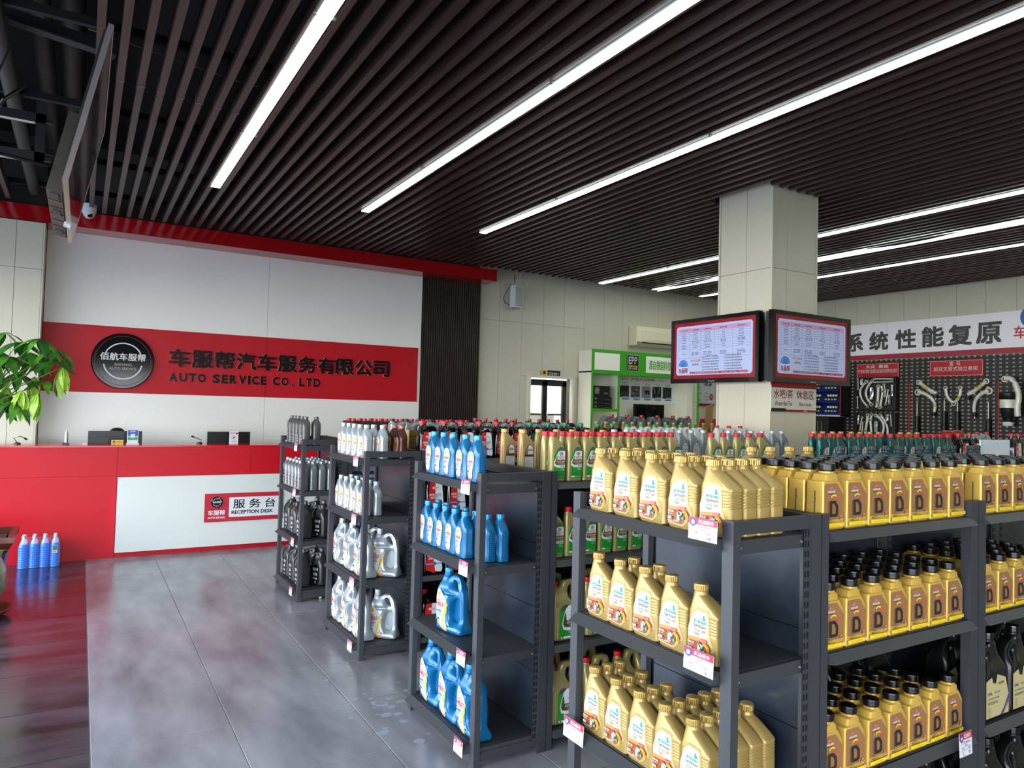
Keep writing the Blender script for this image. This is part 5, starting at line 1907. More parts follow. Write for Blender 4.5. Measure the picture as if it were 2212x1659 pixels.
L.poly(WL, [(.325, .03), (.332, .03), (.332, .065), (.342, .065), (.3285, .085), (.315, .065), (.325, .065)])
L.text(BLK, '车服帮', .03, .018, .09, .035, .03)
L.obj('print', t)

# ------------------------------------------------------------------ air conditioner
t = thing('air_conditioner', 'cream wall-mounted air conditioner above the green kiosk', 'air conditioner', (8.75, 9.66, 2.74))
ACM = M('#f0e7c8', .35)
B(ACM).prism([(0, .02), (0, .34), (-.16, .34), (-.21, .26), (-.20, .07), (-.10, 0)], 'x', -.60, .55).obj('body', t)
B(M('#ebe2c4', .35)).prism([(-.2105, .10), (-.2125, .26), (-.215, .26), (-.213, .10)], 'x', -.50, .45).obj('front_flap', t)
B(M('#2a2620', .5)).prism([(-.202, .064), (-.185, .052), (-.188, .049), (-.205, .061)], 'x', -.48, .46).obj('louvre', t)
B(BLK).box(.20, .34, -.214, -.209, .055, .075).obj('display', t)
B(M('#e2d8b8', .4)).box(-.615, -.60, -.19, 0, .01, .34).obj('end_cap', t)

# ------------------------------------------------------------------ green and white kiosk
t = thing('display_kiosk', 'green and white product display kiosk against the far wall', 'display cabinet', (7.06, 9.30, 0))
KW = M('#f0ebd8', .45)
B(KW).box(0, .02, 0, .35, 0, 2.24).obj('side', t)
B(KW).box(0, .02, 0, .35, 2.244, 2.58).obj('side', t)
B(KW).box(2.22, 2.36, .10, .35, 0, 2.24).obj('side', t)
B(KW).box(.02, 2.75, .33, .35, 0, 2.24).obj('back', t)
B(GRN).box(.0, 2.40, -.02, 0, 2.20, 2.60).box(0, 2.40, 0, .34, 2.22, 2.24).obj('header', t)
for a, c in ((0, .035), (.55, .585), (2.36, 2.40)):
    B(GRN).box(a, c, -.015, 0, 0, 2.20).obj('green_frame', t)
B(KW).box(.585, .60, 0, .33, 0, 2.2).obj('divider', t)
B(GRN).box(.035, .55, -.015, .02, 1.59, 1.635).obj('green_frame', t)
B(KW).box(.035, .55, .02, .33, 1.60, 1.635).obj('shelf', t)
B(M('#fbf7ea', .5)).box(.045, .565, -.026, -.02, 2.265, 2.545).obj('blank_panel', t)
B(M('#fbf7ea', .5)).box(1.14, 2.32, -.026, -.02, 2.265, 2.545).obj('slogan_panel', t)
B(BLK).box(.715, .975, -.028, -.02, 2.275, 2.545).obj('logo_panel', t)
L = Flat(-.0285)
L.ring(WL, .845, .0, .0, .0) if False else None
for a, c, e, f in ((.715, 2.275, .975, 2.281), (.715, 2.539, .975, 2.545), (.715, 2.275, .721, 2.545), (.969, 2.275, .975, 2.545)):
    L.rect(WL, a, c, e, f, same=True)
L.text(WL, 'EPP', .75, 2.395, .94, 2.515, .01)
L.text(YEL, '德国净化器', .745, 2.335, .945, 2.375, .03)
L.text(WL, 'FUEL PURIFIER', .745, 2.302, .945, 2.325, .02)
L.text(M('#4ab02a', .4), '源自德国科技', 1.20, 2.32, 1.70, 2.48, .03)
L.text(M('#4ab02a', .4), '安全省油', 1.78, 2.32, 2.20, 2.48, .03)
L.obj('lettering', t)
# poster wall inside
L = Flat(.3295)
L.rect(M('#efede4', .5), .61, 1.75, 2.2, 2.2)
DK = M('#2e2e30', .5)
L.text(DK, '产品六大优势', 1.12, 2.135, 1.66, 2.185, .02)
L.rect(DK, .90, 2.155, 1.06, 2.161)
L.rect(DK, 1.72, 2.155, 1.88, 2.161)
names = ['提升动力', '降低油耗', '减少积碳', '减少尾气', '清洁油路', '延长寿命']
for k in range(6):
    x = .62 + .245 * k
    L.text(M('#b0b0ac', .5), '0%d' % (k + 1), x + .08, 2.055, x + .18, 2.105)
    L.rect([M('#7a8288', .5), M('#120d0c', .5), M('#55504e', .5), M('#8a8494', .5), M('#0c0c0e', .5), M('#1a1a18', .5)][k], x, 1.845, x + .205, 2.045)
    if k == 1:
        for q in range(6):
            L.ell(M('#b04030' if q % 2 else '#d0a080', .5), x + .04 + .025 * q, 1.89 + .02 * (q % 3), .010)
    if k == 2:
        for q in range(9):
            L.ell(M('#9a9490' if q % 2 else '#2a2624', .5), x + .03 + .04 * (q % 5), 1.88 + .035 * (q % 4), .018, .012)
    if k == 3:
        L.ell(BLK, x + .12, 1.955, .06, .022)
        L.ell(BLK, x + .10, 1.925, .022, .03)
        L.ell(BLK, x + .16, 1.925, .022, .03)
    if k == 4:
        L.poly(M('#8a8a90', .5), [(x + .02, 2.03), (x + .05, 2.03), (x + .07, 1.93), (x + .06, 1.92)])
        L.poly(M('#8a8a90', .5), [(x + .18, 2.03), (x + .15, 2.03), (x + .13, 1.93), (x + .14, 1.92)])
    if k == 5:
        L.ring(M('#6a6a64', .5), x + .09, 1.94, .035, .01)
    if k == 0:
        L.poly(M('#202224', .5), [(x, 1.845), (x + .205, 1.845), (x + .205, 1.87), (x + .1, 1.90), (x, 1.93)])
    L.rect(M('#1f7ab8', .5), x + .06, 1.805, x + .205, 1.868)
    L.text(M('#f0e890', .5), names[k], x + .07, 1.818, x + .195, 1.855, .03)
L.rect(M('#c0beb6', .5), .61, 1.748, 2.2, 1.751)
L.obj('poster_wall', t)
for i in range(4):
    h_ = (.062, .062, .062, .18)[i]
    z = 1.636 + sum((.064, .064, .064)[:i])
    tt = thing('product_box', 'black product box in the kiosk shelf, %s of the stack' % ['lowest', 'second up', 'third up', 'large topmost'][i], 'box', (7.10, 9.34, z))
    ww = .42 if i < 3 else .38
    B(M('#0e0e0f', .35)).box(.0, ww, 0, .24, 0, h_).obj('carton', tt)
    L = Flat(-.0005)
    L.rect(M('#6a6a60', .5), .07, h_ * .25, .11 if i < 3 else .16, h_ * .85)
    L.text(M('#9a9a90', .5), 'EPP', .075, h_ * .4, .105 if i < 3 else .15, h_ * .7)
    L.text(M('#9a9a90', .5), 'FUEL', ww * .68, h_ * .25, ww * .92, h_ * .42)
    L.obj('print', tt)
t = thing('kiosk_screen', 'switched-off black flat screen standing in the kiosk', 'television', (8.45, 9.45, 1.30))
B(M('#151314', .3)).box(-.34, .34, 0, .035, 0, .43).obj('housing', t)
B(BLKG).box(-.32, .32, -.002, 0, .02, .41).obj('screen', t)
B(BLK).box(-.08, .08, -.02, .05, -.06, 0).box(-.2, .2, -.08, .10, -.07, -.06).obj('stand', t)
t = thing('kiosk_counter', 'cream kiosk counter below the black screen', 'counter', (0, 0, 0))
B(KW).box(7.70, 9.24, 9.31, 9.62, 0, 1.20).obj('cabinet', t)
B(M('#3a3a3a', .4)).box(7.68, 9.26, 9.28, 9.62, 1.20, 1.23).obj('counter_top', t)
t = thing('white_switch_box', 'small white box with round black knob beside the kiosk screen', 'box', (9.08, 9.42, 1.23))
B(WHT).box(-.10, .10, 0, .06, 0, .17).obj('case', t)
B(BLK).lathe([(.022, 0), (.018, .012), (.002, .013)], 20, (0, 0, .08), ax='y').obj('knob', t)
t = thing('info_poster', 'grey information poster with red stripe on the wall right of the kiosk', 'poster', (9.62, 9.640, 1.74))
B(M('#c2c6c4', .5)).box(0, .60, -.006, 0, 0, .50).obj('sheet', t)
L = Flat(-.0065)
L.rect(M('#8a1020', .5), 0, 0, .60, .045)
L.rect(BLK, 0, 0, .08, .06)
L.text(WL, '车服帮', .48, .01, .58, .035, .03)
for k in range(3):
    L.rect(M('#9aa09e', .5), .05, .33 - .12 * k, .24, .365 - .12 * k)
    L.text(DK, '喷油嘴清洗', .06, .335 - .12 * k, .20, .36 - .12 * k, .02)
    L.text(DK, '产品说明文字', .05, .295 - .12 * k, .24, .31 - .12 * k)
L.ell(M('#8f8f8f', .5), .38, .40, .06, .04)
L.poly(DK, [(.33, .38), (.36, .43), (.40, .46), (.39, .40)])
L.poly(DK, [(.44, .36), (.52, .40), (.50, .44), (.46, .42)])
for k in range(3):
    L.rect(M('#a8aeac', .5), .34, .22 - .06 * k, .44, .25 - .06 * k)
L.ell(M('#8a1020', .5), .51, .17, .05, .06)
L.text(WL, '德国', .48, .18, .54, .205, .03)
L.text(WL, '品质', .48, .145, .54, .17, .03)
L.obj('print', t)
# red folder and cardboard oval standing on the far rack
t = thing('red_folder_stand', 'red folding display card with brown cardboard oval behind the jugs', 'display card', (6.42, 6.15, 1.25))
B(M('#a8141c', .4)).prism([(-.17, 0), (.14, 0), (.17, .285), (-.12, .285)], 'y', 0, .01).obj('card', t)
B(M('#9a7648', .7)).prism([(p[0], p[1]) for p in chaikin([(-.06, .17), (-.055, .38), (-.03, .45), (.05, .45), (.075, .41), (.06, .19), (.02, .16)], 2)], 'y', -.012, -.004).obj('oval', t)

# ------------------------------------------------------------------ televisions on the column
def table_screen(b, W_, H_):
    """menu screen drawn in local coordinates, origin lower left"""
    e = 1.0
    red, pale, pink, ink, rd, bl, wh = (M('#8a1018', .3, emit=.12), M('#a4aed0', .3, emit=.28), M('#c48ab0', .3, emit=.2), M('#1c1e2c', .5), M('#98141f', .4, emit=.1), M('#2a70bc', .3, emit=.2), M('#c8d0e8', .3, emit=.2))
    b.rect(red, 0, 0, W_, H_)
    m = .035
    b.poly(pale, chaikin([(m, m), (W_ - m, m), (W_ - m, H_ - m), (m, H_ - m)], 0) if False else [(m + .02, m), (W_ - m - .02, m), (W_ - m, m + .02), (W_ - m, H_ - m - .02), (W_ - m - .02, H_ - m), (m + .02, H_ - m), (m, H_ - m - .02), (m, m + .02)])
    cx = [.065, .215, .365, .54, .76, W_ - .065]
    zt = H_ - .062
    zs = [zt, zt - .034, zt - .056, zt - .078, zt - .100, zt - .122, zt - .158, zt - .180, zt - .202, zt - .292]
    b.rect(pink, cx[0], zs[1], cx[-1], zt)
    for z in zs:
        b.rect(ink, cx[0], z - .0006, cx[-1], z + .0006, same=True)
    for x in cx:
        b.rect(ink, x - .0006, zs[-1], x + .0006, zt, same=True)
    heads = ['产品分类', '全合成保养套餐', '高端保养套餐', '豪华保养套餐', '尊享保养套餐']
    rows = ['换一换机油', '更换机滤', '更换空滤', '全车检测', '轮胎检测', '添加剂养护', '玻璃水', '洗车', '赠送项目']
    for k in range(5):
        a, c = cx[k], cx[k + 1]
        mid = (a + c) / 2
        b.text(ink, heads[k], mid - .045, zs[1] + .012, mid + .045, zs[1] + .024, .02)
    vals = ['188元/次', '含税', '免费', '99元', '0元', '5W-30/5W-40', '每次一瓶', '全年免费']
    for r in range(9):
        zc = (zs[r + 1] + zs[r]) / 2 if r else (zs[1] + zs[2]) / 2
        zc = (zs[r] + zs[r + 1]) / 2 if r < 9 else zc
        if r == 0:
            continue
        b.text(ink, rows[r - 1], (cx[0] + cx[1]) / 2 - .028, zc - .0045, (cx[0] + cx[1]) / 2 + .028, zc + .0045, .02, same=True)
        for k in range(1, 5):
            mid = (cx[k] + cx[k + 1]) / 2
            h = .02 + .008 * ((r * 3 + k) % 3)
            if r in (5, 8):
                for q in range(2 if r == 5 else 3):
                    b.text(ink, vals[(r + k + q) % 8], mid - h - .02, zc + .006 - .013 * q, mid + h + .02, zc + .014 - .013 * q, .02, same=True)
            else:
                b.text(ink, vals[(r + k) % 8], mid - h, zc - .004, mid + h, zc + .0045, .02, same=True)
    # gear badge (figure left out) with the shop's characters
    b.ring(bl, .135, .125, .062, .016, 0, 180, 24)
    b.ell(bl, .135, .128, .040, .040)
    b.rect(wh, .085, .088, .185, .118)
    b.text(rd, '车服帮', .075, .056, .195, .108, .05)
    b.text(rd, 'VIP 12大权益', .235, .165, .365, .188, .01)
    b.text(rd, '(预存即享)', .255, .125, .345, .148, .01)
    it = ['1.怎么更换机滤免费服务', '2.怎么更换刹车油免费', '3.轮胎补胎平衡免费服务', '4.车气加注五清洁免费', '5.车内座舱空调清洁免费', '6.四门灯检查免费服务', '7.每月积水养护免费服务', '8.发动机舱清洁免费服务', '9.汽车安全检测免费服务', '10.玻璃水添加免费服务', '11.倒车检查免费服务', '12.轮胎维修免费服务']
    for k in range(12):
        x0 = .385 if k < 6 else .665
        z = .205 - .0255 * (k % 6)
        b.text(ink, it[k], x0, z, x0 + .20 + .01 * (k % 3), z + .014, .03)
    b.rect(rd, .235, .048, W_ - .085, .066)
    b.text(wh, '注:1.凡店换加机油均可享受95折优惠，1月75元，2月130元，3月185元', .245, .052, W_ - .095, .062, .02)


def panel_tv(name, label, loc, rz, W_=1.10, H_=.635):
    t = thing(name, label, 'television', loc, rz)
    fr = B(M('#0e0e10', .15, coat=.4))
    f_ = .036
    fr.box(-W_ / 2, W_ / 2, 0, .05, 0, f_ + .008).box(-W_ / 2, W_ / 2, 0, .05, H_ - f_, H_).box(-W_ / 2, -W_ / 2 + f_, 0, .05, f_ + .008, H_ - f_).box(W_ / 2 - f_, W_ / 2, 0, .05, f_ + .008, H_ - f_)
    fr.obj('bezel', t)
    B(M('#18181a', .4)).box(-W_ / 2 + .01, W_ / 2 - .01, .05, .085, .01, H_ - .01).obj('back_cover', t)
    s_ = B(BLK).box(-W_ / 2 + f_, W_ / 2 - f_, .008, .05, f_ + .008, H_ - f_).obj('screen', t)
    L = Flat(.0078)
    b0 = len(L.v)
    table_screen(L, W_ - 2 * f_, H_ - 2 * f_ - .008)
    L.v = [(p[0] - W_ / 2 + f_, p[1], p[2] + f_ + .008) for p in L.v]
    L.obj('picture', s_)
    L = Flat(-.0004)
    L.text(M('#b8b8b8', .4), 'Panasonic', -.04, .012, .04, .024, .02)
    L.obj('lettering', t)
    B(M('#1c1c1e', .5)).box(-.2, .2, .085, .11, .2, .42).obj('wall_mount', t)
    return t


panel_tv('column_television', 'television with price table on the front face of the column', (5.70, 4.19, 1.893), 0)
panel_tv('column_television', 'television with price table on the left side of the column', (5.12, 4.87, 1.893), -PI / 2)
# tilt plates
t = thing('direction_sign', 'white and red water bar and rest area sign on the column', 'sign', (5.262, 4.298, 1.635))
B(M('#d8d4c6', .45)).box(0, .625, -.006, .003, 0, .235).obj('board', t)
L = Flat(-.0065)
L.rect(M('#9a0c1c', .4), 0, .215, .625, .275)
L.rect(M('#9a0c1c', .4), 0, .0, .625, .020)
L.rect(BLK, 0, 0, .20, .030)
L.text(M('#8a1c24', .4), '水吧/茶', .03, .118, .29, .200, .02)
L.text(M('#8a1c24', .4), '休息区', .34, .118, .59, .200, .02)
L.text(M('#8a1c24', .4), 'Water Bar/Tea', .045, .055, .285, .095, .005)
L.text(M('#8a1c24', .4), 'Rest Area', .385, .055, .55, .090, .005)
L.text(WL, '车服帮', .44, .004, .49, .016, .03)
L.obj('print', t)
B(M('#9a0c1c', .4)).box(0, .625, -.006, .003, .235, .28).obj('red_header', t)

# ------------------------------------------------------------------ right wall: banner, pegboard, suspension parts
# local frame: x right (= world -y), front -Y (= world -x)
def RW(y, z, d=.03):
    return (RX1 - d, y, z)


t = thing('wall_banner', 'long white banner with large grey characters and red stripe on the right wall', 'banner', RW(7.75, 2.575), F_W)
B(M('#f6f0f6', .45)).box(-1.5, .80, -.02, .01, .08, .60).obj('board', t)
B(M('#f6f0f6', .45)).box(.804, 4.5, -.02, .01, .08, .60).obj('board', t)
B(M('#a01c34', .4)).box(-1.5, 4.5, -.021, .01, 0, .079).obj('red_stripe', t)
L = Flat(-.0205)
gi = M('#3d3b3c', .5)
for ch, yc, w_, z0, z1 in (('系', 7.52, .30, .155, .455), ('统', 7.09, .32, .155, .455), ('性', 6.635, .33, .155, .46), ('能', 6.205, .33, .16, .47), ('复', 5.80, .33, .155, .465), ('原', 5.40, .33, .155, .465)):
    xc = 7.75 - yc
    L.text(gi, ch, xc - w_ / 2 - .008, z0 - .006, xc + w_ / 2 + .008, z1 + .006, .075)
lx = 7.75 - 4.82
L.ring(M('#1d5fa8', .4), lx, .50, .17, .05, 0, 360)
L.ell(M('#2c6fb8', .4), lx, .50, .10)
L.text(REDT, '车服帮', lx - .25, .20, lx + .25, .38, .05)
L.obj('lettering', t)

t = thing('pegboard', 'black slotted pegboard covering the right wall under the banner', 'pegboard', RW(7.72, .62, .035), F_W)
PB = M('#16130f', .45)


def peg(x0, x1, z0, z1):
    b = B(PB)
    p, q = .082, .056
    nx, nz = int((x1 - x0) / p), int((z1 - z0) / q)
    px, qz = (x1 - x0) / nx, (z1 - z0) / nz
    for j in range(nz):
        zz = z0 + j * qz
        b.add([(x0, 0, zz), (x1, 0, zz), (x1, 0, zz + qz * .62), (x0, 0, zz + qz * .62)], [(0, 1, 2, 3)])
        for i in range(nx):
            a = x0 + i * px
            off = px * .25 if j % 2 else 0
            b.add([(a, 0, zz + qz * .62), (a + px * .62, 0, zz + qz * .62), (a + px * .62, 0, zz + qz), (a, 0, zz + qz)], [(0, 1, 2, 3)])
    return b


for k in range(4):
    peg(.0 + k * 1.2 + .002, (k + 1) * 1.2 - .002, 0, 1.945).obj('perforated_sheet', t)
    B(M('#bdb5a0', .8)).box(k * 1.2, (k + 1) * 1.2, .012, .016, 0, 1.945).obj('backing', t)


def wsign(y0, y1, z0, z1, label, lines):
    t = thing('brand_sign', label, 'sign', RW(y0, z0, .042), F_W)
    W_, H_ = y0 - y1, z1 - z0
    B(M('#b4101c', .4)).box(0, W_, -.006, 0, 0, H_).obj('plate', t)
    L = Flat(-.0065)
    for a, c, e, f in ((.01, .01, W_ - .01, .014), (.01, H_ - .014, W_ - .01, H_ - .01), (.01, .01, .014, H_ - .01), (W_ - .014, .01, W_ - .01, H_ - .01)):
        L.rect(WL, a, c, e, f, same=True)
    for m, s, x0, z0_, x1, z1_ in lines:
        L.text(m, s, x0 * W_, z0_ * H_, x1 * W_, z1_ * H_, .03)
    L.obj('lettering', t)


wsign(7.48, 6.74, 2.265, 2.51, 'red sign with two white brand words above the upper parts tray', [(WL, '大众  奥迪', .22, .66, .76, .90), (WL, '"空气悬架升降悬架 前后悬架式独立悬架 前多连杆式独立悬架"', .03, .34, .96, .60), (M('#5a0a12', .4), '底盘代号: D2, C7, B7', .12, .10, .90, .26)])
wsign(6.25, 5.47, 2.265, 2.51, 'larger red sign with white characters in the middle of the pegboard', [(WL, '宝  马', .38, .66, .58, .92), (WL, '前双叉臂式独立悬架', .08, .32, .90, .60), (M('#5a0a12', .4), '底盘代号: F18, G38, G28', .22, .08, .76, .24)])
wsign(4.93, 4.3, 2.265, 2.49, 'red sign at the right picture edge on the pegboard', [(WL, '奔  驰', .38, .66, .58, .92), (WL, '前麦弗逊式悬架', .08, .32, .90, .60)])
for i, y in enumerate((6.57, 5.27)):
    tag(B(M('#b8182a', .4)).box(RX1 - .045, RX1 - .037, y - .008, y + .008, 1.20, 2.18).obj('red_divider'), ['thin vertical red strip left on the pegboard', 'thin vertical red strip right on the pegboard'][i], 'strip', 'red divider strips')

ALU = noisy('cast_aluminium', '#cfcabd', '#dfdacd', 12, .35, .2)
ARMX = RX1 - .075


def arm(label, pts, r, ends, grp=None, mat=None, d=.06, yel=None):
    """pts: list of (y, z) on the wall; ends: (index, radius) bushings"""
    t = thing('control_arm', label, 'car part', (RX1 - d, pts[0][0], pts[0][1]), 0, grp)
    oy, oz = pts[0]
    P = [(0, y - oy, z - oz) for y, z in pts]
    sp = chaikin([(p[1], p[2]) for p in P], 2, False)
    n = len(sp)
    rr = [q * 1.02 for q in r]
    B(mat or ALU).tube([(0, a, b_) for a, b_ in sp], [rr[0] + (rr[1] - rr[0]) * i / (n - 1) for i in range(n)], 8).obj('link', t, smooth=60)
    for i, er in ends:
        y, z = P[i][1], P[i][2]
        e = B(mat or ALU).lathe([(er, -.018), (er * 1.05, 0), (er, .018)], 20, (0, y, z), ax='x').obj('end_eye', t, smooth=30)
        B(BLK).lathe([(er * .62, .014), (er * .6, .022)], 16, (0, y, z), ax='x').obj('bushing', e)
        B(STEEL).lathe([(er * .26, .0225), (er * .22, .026)], 10, (0, y, z), ax='x').obj('bolt', e)
    if yel:
        a, b_ = yel
        B(M('#e0c818', .5)).tube([(-rr[0] - .001, a[0] - oy, a[1] - oz), (-rr[0] - .001, b_[0] - oy, b_[1] - oz)], .012, 4).obj('yellow_mark', t)
    return t


def yz(px, py):      # crop pixel (1780,620 scale 4.6088) -> world y,z on the right wall via the camera
    X, Y_ = 1780 + px / 4.6088, 620 + py / 4.6088
    dv = rt * (X - 1106) + up * (829.5 - Y_) + fw * 1550.5
    k = ARMX / dv.x
    return (dv.y * k, 1.6 + dv.z * k)


Z_ = yz
arm('straight silver control arm sloping down right, upper left of the middle group', [Z_(945, 950), Z_(1010, 1000), Z_(1070, 1040), Z_(1120, 1060)], [.028, .030], [(0, .040), (2, .034)], yel=(Z_(990, 975), Z_(1040, 1015)))
arm('curved silver control arm below the straight one, left of the middle group', [Z_(935, 1048), Z_(1000, 1060), Z_(1075, 1110), Z_(1105, 1180), Z_(1090, 1255)], [.034, .022], [(0, .050)], yel=(Z_(1108, 1160), Z_(1104, 1195)))
arm('silver wishbone arm shaped like a horseshoe in the middle', [Z_(1207, 1005), Z_(1215, 1070), Z_(1240, 1120), Z_(1290, 1160), Z_(1335, 1110), Z_(1355, 1060), Z_(1355, 1005)], [.024, .024], [(0, .030), (6, .030), (3, .036)], yel=(Z_(1320, 1120), Z_(1350, 1090)))
arm('straight silver control arm sloping up right, right of the middle group', [Z_(1430, 1070), Z_(1480, 1045), Z_(1550, 990), Z_(1615, 938)], [.030, .028], [(3, .040), (1, .034)], yel=(Z_(1525, 1010), Z_(1575, 970)))
arm('curved silver control arm with large bushing, right of the middle group', [Z_(1640, 1035), Z_(1570, 1055), Z_(1510, 1110), Z_(1490, 1180), Z_(1490, 1245)], [.034, .022], [(0, .052)])
for i, (a, b_) in enumerate(((1115, 1085), (1095, 1262), (1437, 1100), (1500, 1268))):
    y, z = Z_(a, b_)
    tag(B(BLK).lathe([(.022, -.03), (.030, -.01), (.026, .02), (.012, .03)], 14).lathe([(.007, -.065), (.007, -.03)], 8, m=STEEL).obj('ball_joint', loc=(ARMX - .005, y, z), smooth=40),
        ['black ball joint under the upper left arm', 'black ball joint under the left curved arm', 'black ball joint under the upper right arm', 'black ball joint under the right curved arm'][i], 'car part')


def damper(px, z0p, z1p, z2p, label, w_=.030):
    """piston rod z0..z1, black body z1..z2 (crop pixel rows)"""
    y, zt = Z_(px, z0p)
    _, zm = Z_(px, z1p)
    _, zb = Z_(px, z2p)
    t = thing('shock_absorber', label, 'car part', (ARMX, y, zb))
    H = zt - zb
    hm = zm - zb
    B(STEEL).lathe([(.009, hm), (.009, H - .02), (.006, H - .018), (.006, H)], 12).obj('piston_rod', t, smooth=40)
    B(BLK).lathe([(w_, 0), (w_, hm * .55), (w_ * 1.7, hm * .56), (w_ * 1.7, hm * .60), (w_, hm * .62), (w_, hm - .01), (w_ * .7, hm)], 20).obj('body', t, smooth=30)
    return t


damper(928, 1125, 1285, 1600, 'slim shock absorber at the left below the curved arm')
damper(1198, 1125, 1235, 1600, 'shock absorber below the wishbone, left of two')
damper(1330, 1140, 1240, 1600, 'shock absorber below the wishbone, right of two')
damper(1637, 1135, 1310, 1600, 'shock absorber right of the middle group')
# air spring at the right
y, z = Z_(1862, 1200)
t = thing('air_spring', 'black and silver air suspension strut near the right picture edge', 'car part', (ARMX - .085, y, z - .20))
B(BLK).lathe([(.055, 0), (.060, .05), (.085, .10), (.095, .18), (.085, .19)], 28).obj('lower_bellows', t, smooth=40)
B(ALU).lathe([(.102, .19), (.104, .30), (.100, .31)], 28).obj('aluminium_can', t, smooth=30)
B(BLK).lathe([(.095, .31), (.110, .33), (.112, .40), (.06, .42)], 28).obj('top_mount', t, smooth=40)
B(WHT).lathe([(.060, -.06), (.070, -.03), (.055, -.005)], 24).obj('bump_stop', t)
arm('large silver suspension arm at the right picture edge', [Z_(1835, 920), Z_(1890, 910), Z_(1935, 960), Z_(1975, 1090), Z_(1950, 1200), Z_(1960, 1290)], [.038, .042], [(0, .045)], d=.16)


# ---- trays of parts behind the left sign
def tray(px0, py0, px1, py1, label, n):
    (y0, z1), (y1, z0) = Z_(px0, py0), Z_(px1, py1)
    t = thing('parts_tray', label, 'tray', (RX1 - .05, y0, z0), F_W)
    W_, H_ = y0 - y1, z1 - z0
    b = B(M('#23211c', .5)).box(0, W_, -.004, 0, 0, H_)
    b.box(0, .012, -.06, 0, 0, H_).box(W_ - .012, W_, -.06, 0, 0, H_).box(0, W_, -.06, 0, 0, .012).box(0, W_, -.06, 0, H_ - .012, H_)
    b.obj('case', t)
    return t


tray(330, 900, 725, 1225, 'open black tray of silver arms, upper one under the left sign', 8)
tray(330, 1245, 720, 1620, 'open black tray of silver arms, lower one under the left sign', 8)
G1 = 'silver arms in the upper tray'
arm('long curved silver arm, outermost left in the upper tray', [Z_(430, 945), Z_(385, 985), Z_(360, 1050), Z_(385, 1130), Z_(440, 1190)], [.022, .016], [(0, .030), (4, .020)], G1, d=.09)
arm('long curved silver arm, second from left in the upper tray', [Z_(487, 935), Z_(440, 990), Z_(418, 1060), Z_(440, 1120), Z_(480, 1170)], [.022, .018], [(0, .022), (4, .030)], G1, d=.09)
arm('straight silver arm with two bushings, left of two in the upper tray', [Z_(547, 990), Z_(545, 1060), Z_(540, 1150), Z_(525, 1200)], [.024, .020], [(0, .030), (2, .026)], G1, d=.09)
arm('straight silver arm with two bushings, right of two in the upper tray', [Z_(577, 985), Z_(592, 1040), Z_(580, 1110), Z_(566, 1195)], [.020, .020], [(1, .026), (3, .030)], G1, d=.09)
arm('horizontal silver link, topmost in the upper tray', [Z_(512, 916), Z_(600, 914), Z_(685, 918)], [.013, .013], [(0, .018), (2, .018)], G1, d=.09)
arm('horizontal silver link, second from top in the upper tray', [Z_(500, 950), Z_(600, 945), Z_(690, 942)], [.010, .010], [(0, .014), (2, .014)], G1, d=.09)
arm('short vertical silver link, right side of the upper tray', [Z_(605, 970), Z_(617, 1030), Z_(612, 1090)], [.010, .010], [(0, .018), (2, .016)], G1, d=.09)
arm('short slanting silver link, far right in the upper tray', [Z_(643, 1030), Z_(632, 1100), Z_(618, 1168)], [.012, .012], [(0, .018), (2, .018)], G1, d=.09)
arm('thin vertical silver link outside the upper tray, upper', [Z_(342, 912), Z_(344, 965), Z_(344, 1020)], [.008, .008], [(0, .013), (2, .013)], G1, d=.09)
arm('thin vertical silver link outside the upper tray, lower', [Z_(338, 1095), Z_(340, 1150), Z_(340, 1205)], [.008, .008], [(0, .013), (2, .013)], G1, d=.09)
G2 = 'silver arms in the lower tray'
arm('straight silver arm with bushing, left in the lower tray', [Z_(443, 1275), Z_(435, 1340), Z_(420, 1430), Z_(410, 1500)], [.022, .020], [(0, .028), (2, .022)], G2, d=.09)
arm('straight silver arm, second from left in the lower tray', [Z_(484, 1270), Z_(467, 1325), Z_(475, 1400), Z_(480, 1480)], [.020, .020], [(0, .022), (1, .026)], G2, d=.09)
arm('long curved silver arm, second from right in the lower tray', [Z_(525, 1280), Z_(580, 1320), Z_(605, 1390), Z_(590, 1460), Z_(560, 1520)], [.022, .018], [(0, .030)], G2, d=.09)
arm('long curved silver arm, rightmost in the lower tray', [Z_(570, 1275), Z_(610, 1330), Z_(640, 1400), Z_(640, 1480)], [.018, .018], [(0, .022)], G2, d=.09)
arm('short slanting silver link, left side of the lower tray', [Z_(385, 1300), Z_(372, 1360), Z_(365, 1425)], [.011, .011], [(0, .018), (2, .014)], G2, d=.09)
arm('thin silver link, second on the left of the lower tray', [Z_(392, 1350), Z_(388, 1410), Z_(384, 1480)], [.009, .009], [(0, .015)], G2, d=.09)
arm('thin silver link at the right of the lower tray', [Z_(668, 1275), Z_(672, 1330), Z_(676, 1380)], [.008, .008], [(0, .013), (2, .012)], G2, d=.09)
PBG = M('#b9bcc0', .15, .4)
for i, (a, b_, w_, h_) in enumerate(((380, 945, .055, .10), (478, 1060, .07, .20), (685, 1030, .045, .18), (655, 1120, .04, .16), (350, 1320, .035, .16), (635, 1300, .06, .11), (525, 1390, .08, .18))):
    y, z = Z_(a, b_)
    rg = random.Random(i)
    b = B(PBG)
    R = []
    for k in range(5):
        zz = (k / 4 - .5) * h_
        R.append([(rg.uniform(.004, .03) * math.cos(q * PI / 4), w_ / 2 * math.sin(q * PI / 4) * rg.uniform(.6, 1.1), zz) for q in range(8)])
    tag(b.rings(R).obj('bagged_part', loc=(RX1 - .09, y, z)), 'crumpled clear plastic bag of bolts, %s in the parts trays' % ['upper left corner', 'between the long arms', 'upper right edge', 'right beside the short link', 'left edge of lower tray', 'upper right of lower tray', 'centre of lower tray'][i], 'plastic bag')

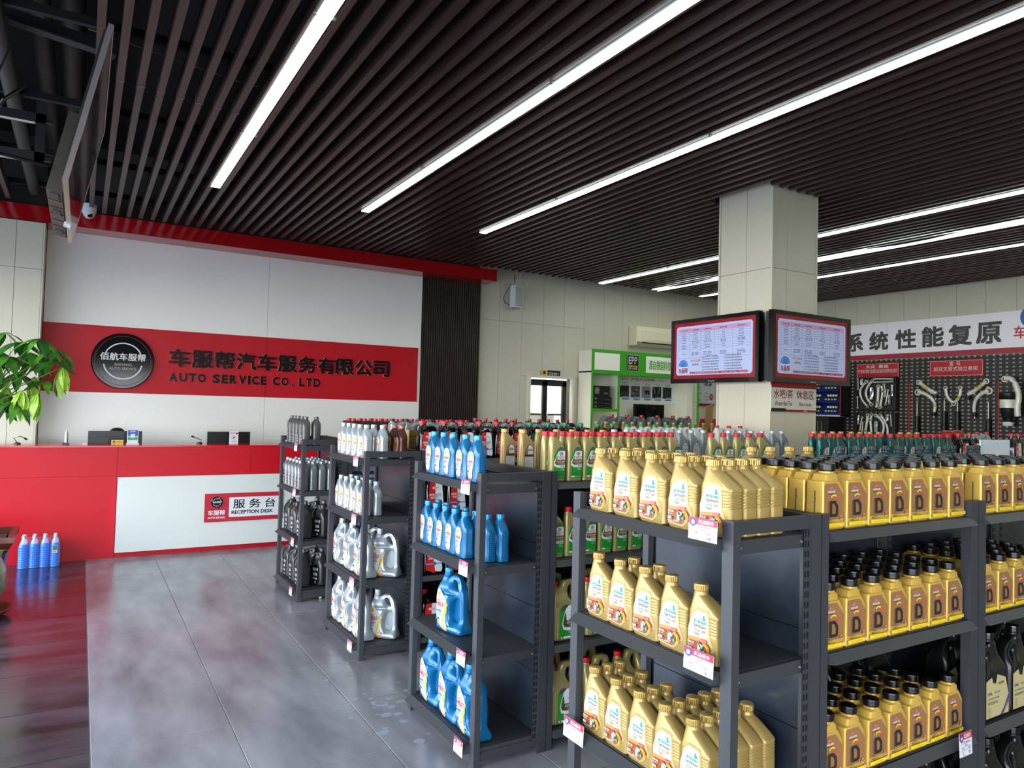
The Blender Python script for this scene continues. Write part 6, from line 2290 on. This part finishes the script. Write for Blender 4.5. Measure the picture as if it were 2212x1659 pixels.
# ---- blue cases of filters left of the pegboard
t = thing('glass_cabinet', 'black cabinet with upright bars standing left of the pegboard', 'cabinet', (RX1 - .45, 8.05, 0), F_W)
b = B(M('#0c0c0d', .4)).box(-.33, .33, 0, .43, 0, 1.60)
b.obj('body', t)
for k in range(7):
    B(M('#9a9a94', .4)).box(-.20 + .065 * k, -.194 + .065 * k, -.012, -.004, .3, 1.52).obj('bar', t)
rk = thing('case_shelf', 'open black shelf holding blue cases, with red right edge', 'shelf', (RX1 - .32, 7.95, 1.62), F_W)
b = B(M('#101012', .5)).box(-.36, .36, .28, .30, 0, .62)
b.box(-.36, -.35, 0, .30, 0, .62)
b.box(.35, .36, 0, .30, 0, .62)
b.box(-.36, .36, 0, .30, 0, .012)
b.obj('carcass', rk)
B(M('#c01a2a', .4)).box(.352, .366, -.012, -.002, 0, .62).obj('red_edge', rk)
B(M('#c8c8c4', .4)).box(-.36, .36, -.012, 0, -.012, .012).obj('front_edge', rk)
BC = M('#143a9a', .35)
n = 0
for r in range(3):
    for c_ in range(2):
        t = thing('filter_case', 'open blue case with white filters, %s, %s row of the shelf' % (['left', 'right'][c_], ['bottom', 'middle', 'top'][r]), 'case', (RX1 - .30, 8.11 - .32 * c_, 1.640 + .20 * r), F_W, 'blue filter cases')
        s_ = B(BC)
        s_.add([(-.15, -.02, 0), (.15, -.02, 0), (.15, .10, .17), (-.15, .10, .17), (-.15, .02, -.0), (.15, .02, -.0), (.15, .14, .16), (-.15, .14, .16)], [(0, 1, 2, 3), (7, 6, 5, 4), (0, 4, 5, 1), (2, 6, 7, 3), (0, 3, 7, 4), (1, 5, 6, 2)])
        s_.obj('case', t)
        f = B(M('#1a1c22', .5))
        f.add([(-.13, -.013, .018), (.13, -.013, .018), (.13, .090, .158), (-.13, .090, .158)], [(0, 1, 2, 3)])
        f.v = [(p[0], p[1] - .006, p[2] + .004) for p in f.v]
        f.obj('insert', t)
        for k in range(8):
            xx, q = (-.09 + .06 * (k % 4), .25) if k < 4 else (-.075 + .05 * (k - 4), .75)
            rr = .014 if k < 4 else .020
            yy, zz = -.019 + .103 * q, .022 + .14 * q
            B(WHT).lathe([(rr, 0), (rr, .022), (rr * .8, .026)], 14, (xx, yy - .004, zz), ax='y').obj('filter', t)
t = thing('white_carton', 'white carton leaning before the blue cases', 'box', (RX1 - .50, 8.17, 1.60), F_W)
B(M('#d8d4c8', .5)).box(-.10, .10, -.04, .04, 0, .40).obj('box', t)
L = Flat(-.0405)
L.text(M('#9a9a98', .5), 'Cool', -.03, .19, .04, .215, .02)
L.obj('print', t)

for o in bpy.data.objects:
    if o.name.startswith('daylight_portal') or o.name.startswith('side_room'):
        o['kind'] = 'structure'
